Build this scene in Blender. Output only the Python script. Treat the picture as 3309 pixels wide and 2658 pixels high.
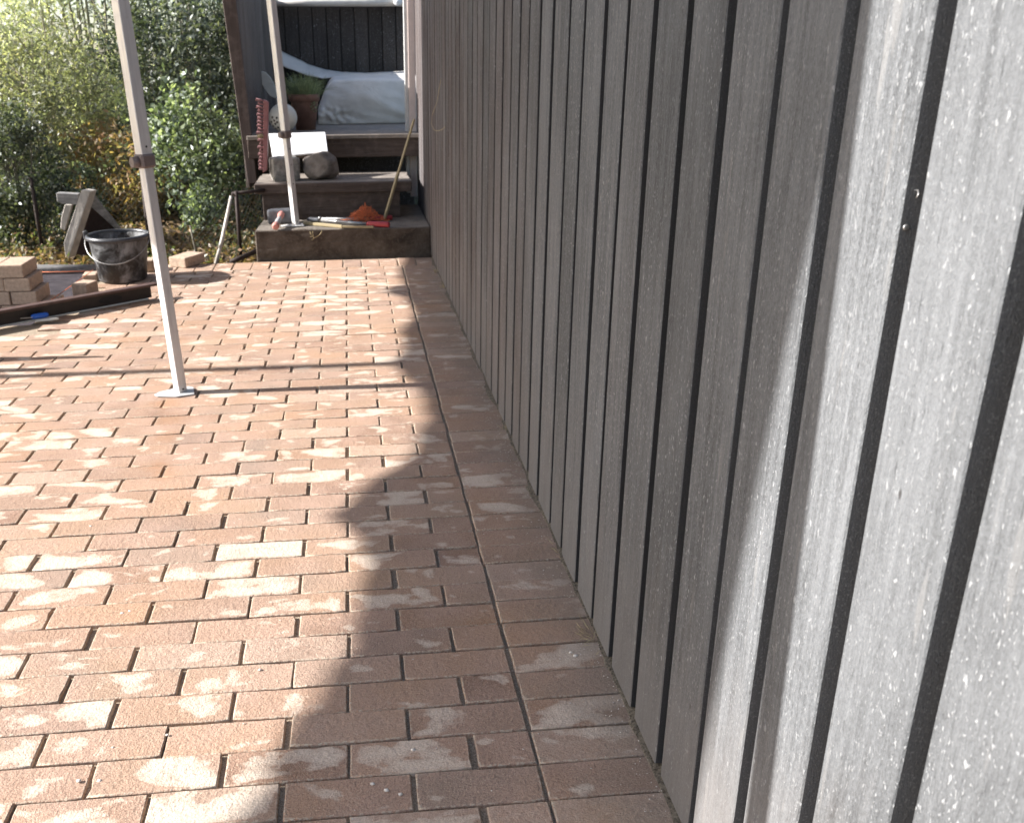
import bpy, bmesh, math, random
import numpy as np
from mathutils import Vector, Matrix, noise as mnoise

random.seed(7); rng = np.random.default_rng(7)
for o in list(bpy.data.objects): bpy.data.objects.remove(o)
S = bpy.context.scene
COL = S.collection

# ------------------------------------------------------------------ camera
F_PX, W_PX, H_PX = 2922.29, 3309.0, 2658.0
YAW, PITCH, ROLL = 0.092972, -0.360110, -0.008229
CAM = Vector((-0.27101, -1.66061, 1.09702))
PPX, PPY = -235.75, -33.39
cy_, sy_, cp_, sp_ = math.cos(YAW), math.sin(YAW), math.cos(PITCH), math.sin(PITCH)
FW = Vector((sy_*cp_, cy_*cp_, sp_)); R0 = Vector((cy_, -sy_, 0)); U0 = R0.cross(FW)
RT = math.cos(ROLL)*R0 + math.sin(ROLL)*U0; UP = -math.sin(ROLL)*R0 + math.cos(ROLL)*U0
cam_d = bpy.data.cameras.new('camera'); cam = bpy.data.objects.new('camera', cam_d); COL.objects.link(cam)
m = Matrix((RT, UP, -FW)).transposed().to_4x4(); m.translation = CAM; cam.matrix_world = m
cam_d.sensor_width = 36; cam_d.lens = 36*F_PX/W_PX; cam_d.shift_x = -PPX/W_PX; cam_d.shift_y = PPY/W_PX
cam_d.clip_start = .02; cam_d.clip_end = 300
cam_d.dof.use_dof = True; cam_d.dof.focus_distance = 1.5; cam_d.dof.aperture_fstop = 11
S.camera = cam
# ------------------------------------------------------------------ light
EL = math.radians(31)
SUN = Vector((math.cos(EL), -0.018, -math.sin(EL))).normalized()       # direction the light travels
w = bpy.data.worlds.new('World'); S.world = w; w.use_nodes = True
nt = w.node_tree; sky = nt.nodes.new('ShaderNodeTexSky'); sky.sky_type = 'NISHITA'; sky.sun_disc = False
sky.sun_elevation = EL; sky.sun_rotation = math.radians(270); sky.air_density = 1.0; sky.dust_density = 1.6; sky.ozone_density = 1.2
nt.links.new(sky.outputs[0], nt.nodes['Background'].inputs[0]); nt.nodes['Background'].inputs[1].default_value = .10
sl = bpy.data.lights.new('sun', 'SUN'); so = bpy.data.objects.new('sun', sl); COL.objects.link(so)
sl.energy = 4.8; sl.angle = math.radians(.55); sl.color = (1, .98, .95)
so.rotation_euler = SUN.to_track_quat('-Z', 'Y').to_euler()
S.view_settings.view_transform = 'Standard'; S.view_settings.look = 'None'; S.view_settings.gamma = 1
S.view_settings.exposure = 1.58
S.render.engine = 'CYCLES'

# ------------------------------------------------------------------ where things stand: a photo pixel on a plane of the place
def ray(u, v): return FW + RT*((u-W_PX/2-PPX)/F_PX) - UP*((v-H_PX/2-PPY)/F_PX)
def at_y(u, v, y): d = ray(u, v); return CAM + d*((y-CAM.y)/d.y)
def at_z(u, v, z=0): d = ray(u, v); return CAM + d*((z-CAM.z)/d.z)
def at_x(u, v, x): d = ray(u, v); return CAM + d*((x-CAM.x)/d.x)
def c1(x, y): return (700+x/2.0375, y/2.0375)
def c3(x, y): return (x/2.474, 600+y/2.474)

# ------------------------------------------------------------------ materials
def new_mat(name, rough=.7, spec=.3, metal=0):
    mt = bpy.data.materials.new(name); mt.use_nodes = True
    b = mt.node_tree.nodes['Principled BSDF']
    b.inputs['Roughness'].default_value = rough; b.inputs['Specular IOR Level'].default_value = spec; b.inputs['Metallic'].default_value = metal
    return mt, mt.node_tree, b
class N:
    """small node-graph writer"""
    def __init__(s, nt): s.nt = nt
    def n(s, t, **k):
        x = s.nt.nodes.new(t)
        for a, v in k.items(): setattr(x, a, v)
        return x
    def L(s, a, b): s.nt.links.new(a, b)
    def coord(s, kind='Object', scale=(1, 1, 1), loc=(0, 0, 0)):
        c = s.n('ShaderNodeTexCoord'); mp = s.n('ShaderNodeMapping'); mp.inputs['Scale'].default_value = scale; mp.inputs['Location'].default_value = loc
        s.L(c.outputs[kind], mp.inputs['Vector']); return mp.outputs[0]
    def noise(s, vec, scale, detail=4, rough=.6, w=None, dist=0):
        x = s.n('ShaderNodeTexNoise'); x.inputs['Scale'].default_value = scale; x.inputs['Detail'].default_value = detail; x.inputs['Roughness'].default_value = rough; x.inputs['Distortion'].default_value = dist
        if w is not None: x.noise_dimensions = '4D'; s.L(w, x.inputs['W'])
        s.L(vec, x.inputs['Vector']); return x.outputs['Fac']
    def ramp(s, fac, stops, interp='LINEAR'):
        x = s.n('ShaderNodeValToRGB'); cr = x.color_ramp; cr.interpolation = interp
        while len(cr.elements) < len(stops): cr.elements.new(.5)
        for e, (p, c) in zip(cr.elements, stops):
            e.position = p; e.color = (c, c, c, 1) if isinstance(c, (int, float)) else (*c, 1)
        s.L(fac, x.inputs[0]); return x.outputs[0]
    def mix(s, fac, a, b, mode='MIX'):
        x = s.n('ShaderNodeMix', data_type='RGBA', blend_type=mode)
        for sock, v in ((x.inputs['Factor'], fac), (x.inputs['A'], a), (x.inputs['B'], b)):
            if hasattr(v, 'is_linked'): s.L(v, sock)
            elif isinstance(v, (int, float)): sock.default_value = v if sock.type == 'VALUE' else (v, v, v, 1)
            else: sock.default_value = (*v, 1)
        return x.outputs['Result']
    def math(s, op, a, b=0.0, c=None):
        x = s.n('ShaderNodeMath', operation=op)
        for i, v in enumerate((a, b) if c is None else (a, b, c)):
            if hasattr(v, 'is_linked'): s.L(v, x.inputs[i])
            else: x.inputs[i].default_value = v
        return x.outputs[0]
    def bump(s, h, bsdf, dist=.002, strength=1):
        x = s.n('ShaderNodeBump'); x.inputs['Distance'].default_value = dist; x.inputs['Strength'].default_value = strength
        s.L(h, x.inputs['Height']); s.L(x.outputs[0], bsdf.inputs['Normal'])
    def island(s): return s.n('ShaderNodeNewGeometry').outputs['Random Per Island']

def simple(name, col, rough=.6, spec=.3, metal=0, var=.25, scale=30, bump=.0005, stretch=(1, 1, 1), c2=None):
    mt, nt, b = new_mat(name, rough, spec, metal); g = N(nt)
    v = g.coord('Object', stretch); f = g.noise(v, scale, 6, .65)
    a = tuple(c*(1-var) for c in col); e = c2 or tuple(min(1, c*(1+var)) for c in col)
    c = g.ramp(f, [(.3, a), (.7, e)]); g.L(c, b.inputs['Base Color'])
    if bump: g.bump(g.noise(v, scale*4, 5), b, bump)
    return mt

def mat_brick():
    mt, nt, b = new_mat('paver_clay', .88, .18); g = N(nt)
    isl = g.island(); isw = g.math('MULTIPLY', isl, 97.0)
    P = g.coord('Object'); uv = g.coord('UV')
    base = g.ramp(isl, [(0, (.285, .185, .135)), (.15, (.345, .22, .155)), (.3, (.245, .167, .13)), (.45, (.355, .225, .155)), (.6, (.275, .195, .15)), (.75, (.345, .235, .17)), (.9, (.235, .145, .105)), (1, (.31, .19, .125))])
    big = g.noise(P, 9, 3, .5, isw)
    base = g.mix(g.ramp(big, [(.38, 0), (.62, .7)]), base, (.37, .245, .185))
    base = g.mix(g.ramp(g.noise(P, 3.1, 2), [(.45, 0), (.7, .45)]), base, (.37, .215, .12))
    # pale efflorescence with its own blotchy outline, kept inside each paver
    sx = g.n('ShaderNodeSeparateXYZ'); g.L(uv, sx.inputs[0])
    ex = g.math('SUBTRACT', 1, g.math('POWER', g.math('ABSOLUTE', sx.outputs[0]), 5.0))
    ey = g.math('SUBTRACT', 1, g.math('POWER', g.math('ABSOLUTE', sx.outputs[1]), 4.0))
    edge = g.math('MULTIPLY', ex, ey)
    mp = g.coord('Object', (1, 1.7, 1))
    n = g.noise(mp, 8.0, 6, .55, isw, .45)
    amt = g.ramp(g.math('FRACT', g.math('MULTIPLY', isl, 7.31)), [(0, -.0), (.46, -.03), (.62, .045), (.82, .125), (1, .2)])
    n2 = g.math('ADD', g.math('MULTIPLY', g.math('SUBTRACT', n, .5), 1.3), g.math('MULTIPLY', edge, .13))
    n2 = g.math('ADD', n2, amt)
    mask = g.ramp(n2, [(.212, 0), (.248, .55), (.36, .92)])
    grain = g.noise(P, 260, 3, .7); fine = g.noise(P, 700, 2, .6)
    mask = g.math('MULTIPLY', mask, g.ramp(grain, [(.25, .55), (.5, 1)]))
    whole = g.ramp(g.math('FRACT', g.math('MULTIPLY', isl, 13.7)), [(.93, 0), (.95, .25)])
    mask = g.math('MAXIMUM', mask, g.math('MULTIPLY', whole, g.ramp(g.noise(P, 60, 5, .7), [(.4, .3), (.6, 1)])))
    col = g.mix(mask, base, (.57, .465, .375))
    gr2 = g.noise(P, 380, 3, .75)
    col = g.mix(1.0, col, g.ramp(gr2, [(.25, .62), (.5, 1.0), (.75, 1.35)]), 'MULTIPLY')
    # sandy mineral speckle, dark pits
    col = g.mix(g.ramp(fine, [(.57, 0), (.68, .6)]), col, (.62, .52, .40))
    pits = g.noise(P, 330, 4, .75)
    col = g.mix(g.ramp(pits, [(.26, .65), (.37, 0)]), col, (.10, .06, .045))
    # sand crust at the joint edges
    rim = g.ramp(edge, [(0.0, .8), (.13, 0)])
    col = g.mix(g.math('MULTIPLY', rim, g.ramp(g.noise(P, 180, 4, .7), [(.47, 0), (.56, 1)])), col, (.48, .40, .31))
    # grey-brown dirt along the foot of the cladding
    px = g.n('ShaderNodeSeparateXYZ'); g.L(P, px.inputs[0])
    dx = g.math('ADD', px.outputs[0], g.math('MULTIPLY', g.math('SUBTRACT', g.noise(P, 7, 5, .6), .5), .30))
    dirt = g.ramp(dx, [(.05, 0), (.19, .85)])
    dc = g.mix(g.noise(P, 220, 4, .8), (.10, .08, .06), (.30, .25, .20))
    col = g.mix(g.math('MULTIPLY', dirt, .7), col, dc)
    # rust stains running from the leg's foot plate
    for (x, y, r, k) in ((-.93, 1.33, .07, .45), (-.88, 1.02, .06, .35), (-.86, .80, .055, .45), (-.83, .74, .05, .35), (-.90, 1.18, .07, .25), (-1.02, 2.1, .07, .3)):
        vd = g.n('ShaderNodeVectorMath', operation='DISTANCE'); g.L(P, vd.inputs[0]); vd.inputs[1].default_value = (x, y, 0)
        d = g.math('ADD', vd.outputs['Value'], g.math('MULTIPLY', g.math('SUBTRACT', g.noise(P, 26, 4), .5), r*1.3))
        col = g.mix(g.ramp(d, [(r*.25, k), (r*1.1, 0)]), col, (.32, .16, .075), 'MIX')
    g.L(col, b.inputs['Base Color'])
    h = g.math('ADD', g.math('MULTIPLY', grain, .6), g.math('MULTIPLY', g.noise(P, 90, 5, .6), .9))
    h = g.math('ADD', h, g.math('MULTIPLY', g.ramp(pits, [(.26, 0), (.38, 1)]), .6))
    g.bump(h, b, .0034, 1)
    return mt

def mat_board(name, a, c, side=None):
    """weathered painted softwood: vertical grain, pale specks"""
    mt, nt, b = new_mat(name, .68 if side else .8, .22 if side else .12); g = N(nt)
    isl = g.island(); isw = g.math('MULTIPLY', isl, 53.0)
    P = g.coord('Object', (1, 1, 1)); V = g.coord('Object', (1, 1, .05)); V2 = g.coord('Object', (1, 1, .30))
    gr = g.noise(V, 85, 6, .65, isw, .4); gn = g.noise(g.coord('Object', (1, 1, .5)), 420, 4, .75, isw)
    col = g.mix(g.ramp(g.math('ADD', g.math('MULTIPLY', gr, .45), g.math('MULTIPLY', gn, .55)), [(.36, 0), (.62, 1)]), a, c)
    if side:
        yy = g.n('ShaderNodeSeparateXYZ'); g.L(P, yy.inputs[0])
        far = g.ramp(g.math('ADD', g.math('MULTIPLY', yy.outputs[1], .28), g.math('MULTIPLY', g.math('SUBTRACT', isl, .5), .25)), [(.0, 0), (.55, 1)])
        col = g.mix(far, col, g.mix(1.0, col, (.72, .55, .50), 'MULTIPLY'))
        drip = g.noise(g.coord('Object', (1, 1, .11)), 55, 3, .5, isw, .3)
        col = g.mix(g.ramp(drip, [(.64, 0), (.70, .5)]), col, (.19, .185, .18))
        grain2 = g.noise(g.coord('Object', (1, 1, .02)), 240, 3, .6, isw, .2)
        col = g.mix(1.0, col, g.ramp(grain2, [(.3, .82), (.5, 1), (.7, 1.12)]), 'MULTIPLY')
    tone = g.ramp(isl, [(0, .66), (.25, 1.08), (.5, .82), (.75, 1.18), (1, .93)])
    col = g.mix(1.0, col, tone, 'MULTIPLY')
    blot = g.ramp(g.noise(V2, 6, 5, .65, isw), [(.42, 0), (.7, .4)])
    col = g.mix(blot, col, tuple(x*1.35 for x in c))
    # pale droplets and fibres of old paint, longer than wide
    def specks(scale, lo, hi, st, k):
        n = g.noise(g.coord('Object', (1, 1, st)), scale, 2, .5, isw)
        return g.math('MULTIPLY', g.ramp(n, [(lo, 0), (hi, 1)]), k*.8)
    dens = g.ramp(g.noise(V2, 5, 3, .6), [(.35, .35), (.6, 1)])
    sp = g.math('MAXIMUM', specks(160, .655, .71, .5, .75), specks(330, .615, .68, .45, .62))
    sp = g.math('MULTIPLY', sp, dens)
    col = g.mix(sp, col, (.40, .405, .41))
    fib = g.noise(g.coord('Object', (1, 1, .12)), 330, 3, .7, isw)
    col = g.mix(g.ramp(fib, [(.28, .55), (.42, 0)]), col, tuple(x*.45 for x in a))
    knot = g.n('ShaderNodeTexVoronoi'); knot.inputs['Scale'].default_value = 7.5; g.L(g.coord('Object', (1, 1.2, .5)), knot.inputs['Vector'])
    col = g.mix(g.ramp(knot.outputs['Distance'], [(.012, .8), (.026, 0)]), col, (.025, .022, .02))
    if side:
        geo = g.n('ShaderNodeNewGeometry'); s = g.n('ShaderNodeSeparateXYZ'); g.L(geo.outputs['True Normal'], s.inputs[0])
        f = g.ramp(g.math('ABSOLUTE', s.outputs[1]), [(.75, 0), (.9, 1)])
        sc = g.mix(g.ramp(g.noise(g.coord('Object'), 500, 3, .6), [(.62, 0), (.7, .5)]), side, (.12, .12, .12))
        near_bounce = g.ramp(g.math('ADD', yy.outputs[1], 1.0), [(0.12, 1), (.55, 0)])
        sc = g.mix(near_bounce, sc, g.mix(g.ramp(g.noise(g.coord('Object'), 420, 4, .7), [(.55, 0), (.66, .7)]), (.125, .125, .126), (.30, .30, .30)))  # bounce light painted into the edge faces of the nearest boards
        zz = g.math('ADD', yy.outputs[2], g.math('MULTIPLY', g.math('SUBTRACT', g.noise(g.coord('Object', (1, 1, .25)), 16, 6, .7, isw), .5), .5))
        col = g.mix(g.ramp(zz, [(.02, .55), (.42, 0)]), col, (.17, .15, .138))  # light bounced off the paving, painted as a paler tint towards board bottoms
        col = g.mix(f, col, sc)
    g.L(col, b.inputs['Base Color'])
    h = g.math('ADD', g.math('MULTIPLY', gr, .5), g.math('MULTIPLY', gn, .9))
    h = g.math('ADD', h, g.math('MULTIPLY', sp, .5))
    g.bump(h, b, .0022, 1)
    return mt

def mat_wood(name, a, c, axis=0, rough=.8):
    st = [1, 1, 1]; st[axis] = .06
    mt, nt, b = new_mat(name, rough, .2); g = N(nt)
    V = g.coord('Object', tuple(st)); isl = g.math('MULTIPLY', g.island(), 31)
    gr = g.noise(V, 55, 7, .7, isl, .5)
    col = g.mix(g.ramp(gr, [(.3, 0), (.7, 1)]), a, c)
    col = g.mix(g.ramp(g.noise(g.coord('Object'), 14, 5, .65), [(.5, 0), (.72, .5)]), col, tuple(min(1, x*1.6) for x in c))
    col = g.mix(g.ramp(g.noise(V, 160, 3, .6), [(.27, .7), (.38, 0)]), col, tuple(x*.35 for x in a))
    g.L(col, b.inputs['Base Color']); g.bump(gr, b, .003, 1); return mt

def mat_leaf(name, stops, trans=.35, rough=.45, spec=.5):
    mt, nt, b = new_mat(name, rough, spec); g = N(nt)
    col = g.ramp(g.island(), stops); g.L(col, b.inputs['Base Color'])
    t = g.n('ShaderNodeBsdfTranslucent'); g.L(g.mix(1.0, col, (1.5, 1.6, .7), 'MULTIPLY'), t.inputs['Color'])
    mx = g.n('ShaderNodeMixShader'); mx.inputs[0].default_value = trans
    out = nt.nodes['Material Output']; g.L(b.outputs[0], mx.inputs[1]); g.L(t.outputs[0], mx.inputs[2]); g.L(mx.outputs[0], out.inputs[0])
    return mt

M = {}
M['brick'] = mat_brick()
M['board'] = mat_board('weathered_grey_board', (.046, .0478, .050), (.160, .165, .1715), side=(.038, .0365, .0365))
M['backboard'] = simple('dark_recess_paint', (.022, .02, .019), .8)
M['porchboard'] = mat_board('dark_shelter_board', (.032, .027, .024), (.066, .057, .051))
M['greyboard'] = mat_board('grey_shelter_board', (.085, .068, .058), (.155, .13, .115))
M['wood_brown'] = mat_wood('brown_stained_timber', (.046, .034, .029), (.105, .080, .068))
M['wood_brown_v'] = mat_wood('brown_stained_upright', (.06, .045, .041), (.12, .095, .086), 2)
M['wood_grey'] = mat_wood('grey_weathered_deck', (.13, .11, .095), (.29, .25, .215))
M['wood_pale_v'] = mat_wood('pale_bleached_upright', (.30, .27, .24), (.50, .46, .41), 2)
M['fur_grey'] = mat_wood('grey_splintered_rail', (.10, .095, .095), (.30, .29, .28))
def mat_concrete():
    mt, nt, b = new_mat('stained_concrete', .93, .12); g = N(nt); P = g.coord('Object')
    c = g.ramp(g.noise(P, 6, 8, .7, None, .5), [(.32, (.035, .027, .021)), (.5, (.075, .058, .046)), (.68, (.12, .098, .08))])
    c = g.mix(g.ramp(g.noise(P, 60, 6, .75), [(.5, 0), (.7, .5)]), c, (.16, .135, .11))
    geo = g.n('ShaderNodeNewGeometry'); s = g.n('ShaderNodeSeparateXYZ'); g.L(geo.outputs['True Normal'], s.inputs[0])
    dust = g.math('MULTIPLY', g.ramp(s.outputs[2], [(.6, 0), (.9, 1)]), g.ramp(g.noise(P, 22, 7, .75), [(.3, .35), (.6, 1)]))
    c = g.mix(dust, c, (.20, .175, .15)); g.L(c, b.inputs['Base Color']); g.bump(g.noise(P, 45, 8, .8), b, .006, 1); return mt
M['concrete'] = mat_concrete()
def mat_sand():
    mt, nt, b = new_mat('jointing_sand', .95, .1); g = N(nt); P = g.coord('Object')
    c = g.ramp(g.noise(P, 420, 4, .8), [(.3, (.09, .065, .045)), (.5, (.33, .26, .19)), (.7, (.60, .52, .42))])
    g.L(c, b.inputs['Base Color']); g.bump(g.noise(P, 300, 4, .8), b, .003, 1); return mt
M['sand'] = mat_sand()
M['soil'] = simple('dark_gritty_soil', (.10, .08, .06), .95, .1, 0, .7, 200, .003, (1, 1, 1), (.26, .22, .17))
def mat_earth():
    mt, nt, b = new_mat('leafy_earth', .95, .1); g = N(nt); P = g.coord('Object')
    c = g.ramp(g.noise(P, 9, 8, .75), [(.3, (.03, .022, .015)), (.5, (.075, .055, .035)), (.62, (.07, .085, .03)), (.75, (.15, .11, .07))])
    g.L(c, b.inputs['Base Color']); g.bump(g.noise(P, 30, 8, .8), b, .03, 1); return mt
M['earth'] = mat_earth()
def mat_alu():
    mt, nt, b = new_mat('dull_aluminium', .45, .5, .35); g = N(nt)
    v = g.coord('Object', (1, 1, .06)); n = g.noise(v, 60, 5, .6); q = g.noise(g.coord('Object'), 25, 5, .7)
    c = g.mix(g.ramp(n, [(.35, 0), (.65, 1)]), (.52, .51, .505), (.66, .65, .64)); c = g.mix(g.ramp(q, [(.6, 0), (.75, .5)]), c, (.35, .30, .27))
    g.L(c, b.inputs['Base Color']); g.L(g.ramp(q, [(.3, .35), (.7, .6)]), b.inputs['Roughness']); return mt
M['alu'] = mat_alu()
M['white_foot'] = simple('worn_white_plate', (.48, .47, .455), .5, .4, 0, .15, 40)
M['clamp'] = simple('brown_grey_plastic_clamp', (.16, .125, .115), .5, .4, 0, .2, 60)
M['steel_dark'] = simple('dark_rusty_steel', (.035, .025, .022), .7, .3, .3, .4, 50)
M['steel'] = simple('dull_steel', (.35, .34, .33), .4, .5, .8, .2, 60)
def mat_bucket():
    mt, nt, b = new_mat('black_plastic_dusty', .42, .45); g = N(nt); P = g.coord('Object')
    q = g.noise(P, 9, 7, .7, None, .6)
    c = g.mix(g.ramp(q, [(.46, 0), (.66, .8)]), (.012, .011, .011), (.27, .27, .275)); c = g.mix(g.ramp(g.noise(P, 50, 5, .7), [(.6, 0), (.75, .4)]), c, (.12, .10, .08))
    g.L(c, b.inputs['Base Color']); g.L(g.ramp(q, [(.4, .35), (.6, .75)]), b.inputs['Roughness']); return mt
M['bucket'] = mat_bucket()
M['bucket_rim'] = simple('black_plastic_rim', (.05, .05, .055), .32, .5, 0, .3, 40)
M['terracotta'] = simple('terracotta', (.18, .105, .082), .85, .2, 0, .25, 18, .001)
M['tarp'] = simple('white_woven_tarpaulin', (.60, .56, .515), .6, .3, 0, .12, 6, .0008)
M['white'] = simple('white_glaze', (.72, .72, .73), .4, .4, 0, .05, 8, 0)
M['offwhite'] = simple('yellowed_white_paint', (.55, .54, .49), .6, .3, 0, .12, 10, 0)
M['stone'] = simple('grey_granite_sett', (.24, .225, .205), .9, .2, 0, .5, 35, .004)
M['rock'] = simple('brown_river_stone', (.17, .145, .125), .85, .2, 0, .5, 16, .005)
M['pink'] = simple('faded_pink_plastic', (.28, .12, .12), .5, .35, 0, .2, 30)
M['pinkbr'] = simple('pink_brush_bristle', (.27, .14, .14), .7, .25, 0, .3, 90)
M['red'] = simple('red_rubber_grip', (.33, .04, .045), .45, .4, 0, .15, 30, 0)
M['orange'] = simple('orange_twine', (.62, .17, .07), .7, .3, 0, .25, 90, 0)
M['yellow'] = simple('worn_yellow_rule', (.43, .35, .19), .6, .3, 0, .3, 50, 0, (1, 1, 1), (.27, .21, .13))
M['hammer'] = simple('grey_hammer_steel', (.14, .14, .15), .5, .5, .5, .4, 25)
M['grip_grey'] = simple('grey_hammer_grip', (.30, .29, .29), .6, .3, 0, .3, 30)
M['grip_pink'] = simple('pinkish_red_grip', (.46, .20, .17), .55, .3, 0, .2, 30)
M['levelbar'] = simple('dusty_brown_bar', (.085, .05, .042), .55, .35, 0, .3, 30)
M['leveldark'] = simple('bar_dark_web', (.02, .016, .014), .5, .35, 0, .3, 30)
M['blue'] = simple('blue_plastic', (.01, .09, .42), .3, .5, 0, .15, 30, 0)
M['mat'] = simple('black_ground_fabric', (.05, .042, .048), .85, .2, 0, .6, 35, .006, (.4, 2.5, 1))
M['pavstack'] = simple('stacked_paver_sandy', (.42, .31, .235), .9, .15, 0, .25, 60, .002)
M['rust_mesh'] = simple('rusty_brown_mesh', (.07, .03, .024), .8, .2, .2, .4, 60)
M['wire'] = simple('green_grey_wire', (.10, .115, .10), .5, .4, .4, .2, 60)
M['straw'] = simple('dry_straw', (.42, .34, .20), .8, .2, 0, .25, 60, 0)
M['canvas'] = simple('white_canopy_fabric', (.70, .70, .69), .7, .2, 0, .04, 5, 0)
def translucent(mt, col, f):
    nt = mt.node_tree; g = N(nt); t = g.n('ShaderNodeBsdfTranslucent'); t.inputs['Color'].default_value = (*col, 1); mx = g.n('ShaderNodeMixShader'); mx.inputs[0].default_value = f
    g.L(nt.nodes['Principled BSDF'].outputs[0], mx.inputs[1]); g.L(t.outputs[0], mx.inputs[2]); g.L(mx.outputs[0], nt.nodes['Material Output'].inputs[0])
translucent(M['canvas'], (.7, .7, .69), .22)
def crease(mt):
    nt = mt.node_tree; g = N(nt); P = g.coord('Object', (1, 1, 1.6)); r = g.math('ABSOLUTE', g.math('SUBTRACT', g.noise(P, 4, 4, .55, None, .6), .5)); g.bump(g.math('POWER', r, .6), nt.nodes['Principled BSDF'], .007, .8)
crease(M['tarp'])
M['trim'] = simple('pink_white_corner_trim', (.62, .52, .48), .6, .3, 0, .08, 20)
M['bark'] = simple('grey_green_bark', (.15, .14, .11), .85, .2, 0, .4, 20, .004)
M['stem'] = simple('pale_cane', (.30, .27, .19), .8, .2, 0, .3, 20)
M['pebble'] = simple('pale_chips', (.55, .5, .45), .8, .2, 0, .3, 60, 0)

# ------------------------------------------------------------------ mesh writing
class MB:
    def __init__(s): s.bm = bmesh.new()
    def box(s, c, d, rot=None, bev=0.0, seg=1):
        r = bmesh.ops.create_cube(s.bm, size=1); vs = r['verts']
        mtx = Matrix.Translation(Vector(c)) @ (rot.to_4x4() if rot else Matrix.Identity(4)) @ Matrix.Diagonal((*d, 1))
        bmesh.ops.transform(s.bm, matrix=mtx, verts=vs)
        if bev:
            es = list({e for v in vs for e in v.link_edges}); bmesh.ops.bevel(s.bm, geom=es, offset=bev, segments=seg, affect='EDGES', profile=.6)
        return s
    def prism(s, lo, hi, bev=0.0):
        """lo, hi: equal polygons (points) joined by side faces"""
        a = [s.bm.verts.new(p) for p in lo]; b = [s.bm.verts.new(p) for p in hi]; n = len(a)
        fs = [s.bm.faces.new(a[::-1]), s.bm.faces.new(b)] + [s.bm.faces.new((a[i], a[(i+1) % n], b[(i+1) % n], b[i])) for i in range(n)]
        bmesh.ops.recalc_face_normals(s.bm, faces=fs)
        if bev:
            es = list({e for f in fs for e in f.edges}); bmesh.ops.bevel(s.bm, geom=es, offset=bev, segments=1, affect='EDGES')
        return s
    def tube(s, pts, r, seg=8, cap=True):
        pts = [Vector(p) for p in pts]; rs = r if isinstance(r, (list, tuple)) else [r]*len(pts); rings = []
        up = Vector((0, 0, 1))
        for i, p in enumerate(pts):
            t = (pts[min(i+1, len(pts)-1)]-pts[max(i-1, 0)])
            if t.length < 1e-9: t = Vector((0, 0, 1))
            t.normalize(); a = t.cross(up if abs(t.z) < .95 else Vector((1, 0, 0))).normalized(); b = t.cross(a)
            rings.append([s.bm.verts.new(p + (a*math.cos(k*2*math.pi/seg)+b*math.sin(k*2*math.pi/seg))*rs[i]) for k in range(seg)])
        for i in range(len(rings)-1):
            for k in range(seg):
                f = s.bm.faces.new((rings[i][k], rings[i][(k+1) % seg], rings[i+1][(k+1) % seg], rings[i+1][k])); f.smooth = seg > 5
        if cap and seg > 2:
            s.bm.faces.new(rings[0][::-1]); s.bm.faces.new(rings[-1])
        return s
    def lathe(s, prof, c=(0, 0, 0), seg=40, close=False):
        rings = []
        for r, z in prof: rings.append([s.bm.verts.new((c[0]+r*math.cos(k*2*math.pi/seg), c[1]+r*math.sin(k*2*math.pi/seg), c[2]+z)) for k in range(seg)])
        for i in range(len(rings)-1):
            for k in range(seg):
                f = s.bm.faces.new((rings[i][k], rings[i][(k+1) % seg], rings[i+1][(k+1) % seg], rings[i+1][k])); f.smooth = True
        if close: s.bm.faces.new(rings[0][::-1]); s.bm.faces.new(rings[-1])
        return s
    def sphere(s, c, rad, sub=3, scale=(1, 1, 1), rough=0.0, fr=3, seed=0, rot=None):
        r = bmesh.ops.create_icosphere(s.bm, subdivisions=sub, radius=1)
        for v in r['verts']:
            k = 1+rough*mnoise.noise(v.co*fr+Vector((seed, 0, 0)))
            v.co = Vector((v.co.x*scale[0], v.co.y*scale[1], v.co.z*scale[2]))*rad*k
            if rot: v.co = rot @ v.co
            v.co += Vector(c)
        for v in r['verts']:
            for f in v.link_faces: f.smooth = True
        return s
    def build(s, name, mat, parent=None):
        me = bpy.data.meshes.new(name); bmesh.ops.recalc_face_normals(s.bm, faces=s.bm.faces[:]) if len(s.bm.faces) < 60000 else None
        s.bm.to_mesh(me); s.bm.free(); return link(name, me, mat, parent)
def link(name, me, mat, parent=None):
    o = bpy.data.objects.new(name, me); COL.objects.link(o); me.materials.append(mat)
    if parent:
        o.parent = parent; o.matrix_parent_inverse = Matrix.Translation(-parent.location)
    return o
def tag(o, label=None, cat=None, group=None, kind=None):
    for k, v in (('label', label), ('category', cat), ('group', group), ('kind', kind)):
        if v: o[k] = v
    return o
def thing(name, loc, label, cat, group=None):
    o = bpy.data.objects.new(name, None); COL.objects.link(o); o.location = loc; o.empty_display_size = .1
    return tag(o, label, cat, group)
def rotz(a): return Matrix.Rotation(a, 3, 'Z')
def quads(name, V, mat, parent=None, k=4):
    """V: (n,k,3) numpy polygons -> one mesh"""
    n = len(V); me = bpy.data.meshes.new(name); me.vertices.add(n*k); me.vertices.foreach_set('co', V.reshape(-1).astype(np.float32))
    me.loops.add(n*k); me.loops.foreach_set('vertex_index', np.arange(n*k, dtype=np.int32))
    me.polygons.add(n); me.polygons.foreach_set('loop_start', np.arange(0, n*k, k, dtype=np.int32)); me.polygons.foreach_set('loop_total', np.full(n, k, dtype=np.int32))
    me.update(); me.validate(); return link(name, me, mat, parent)
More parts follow.
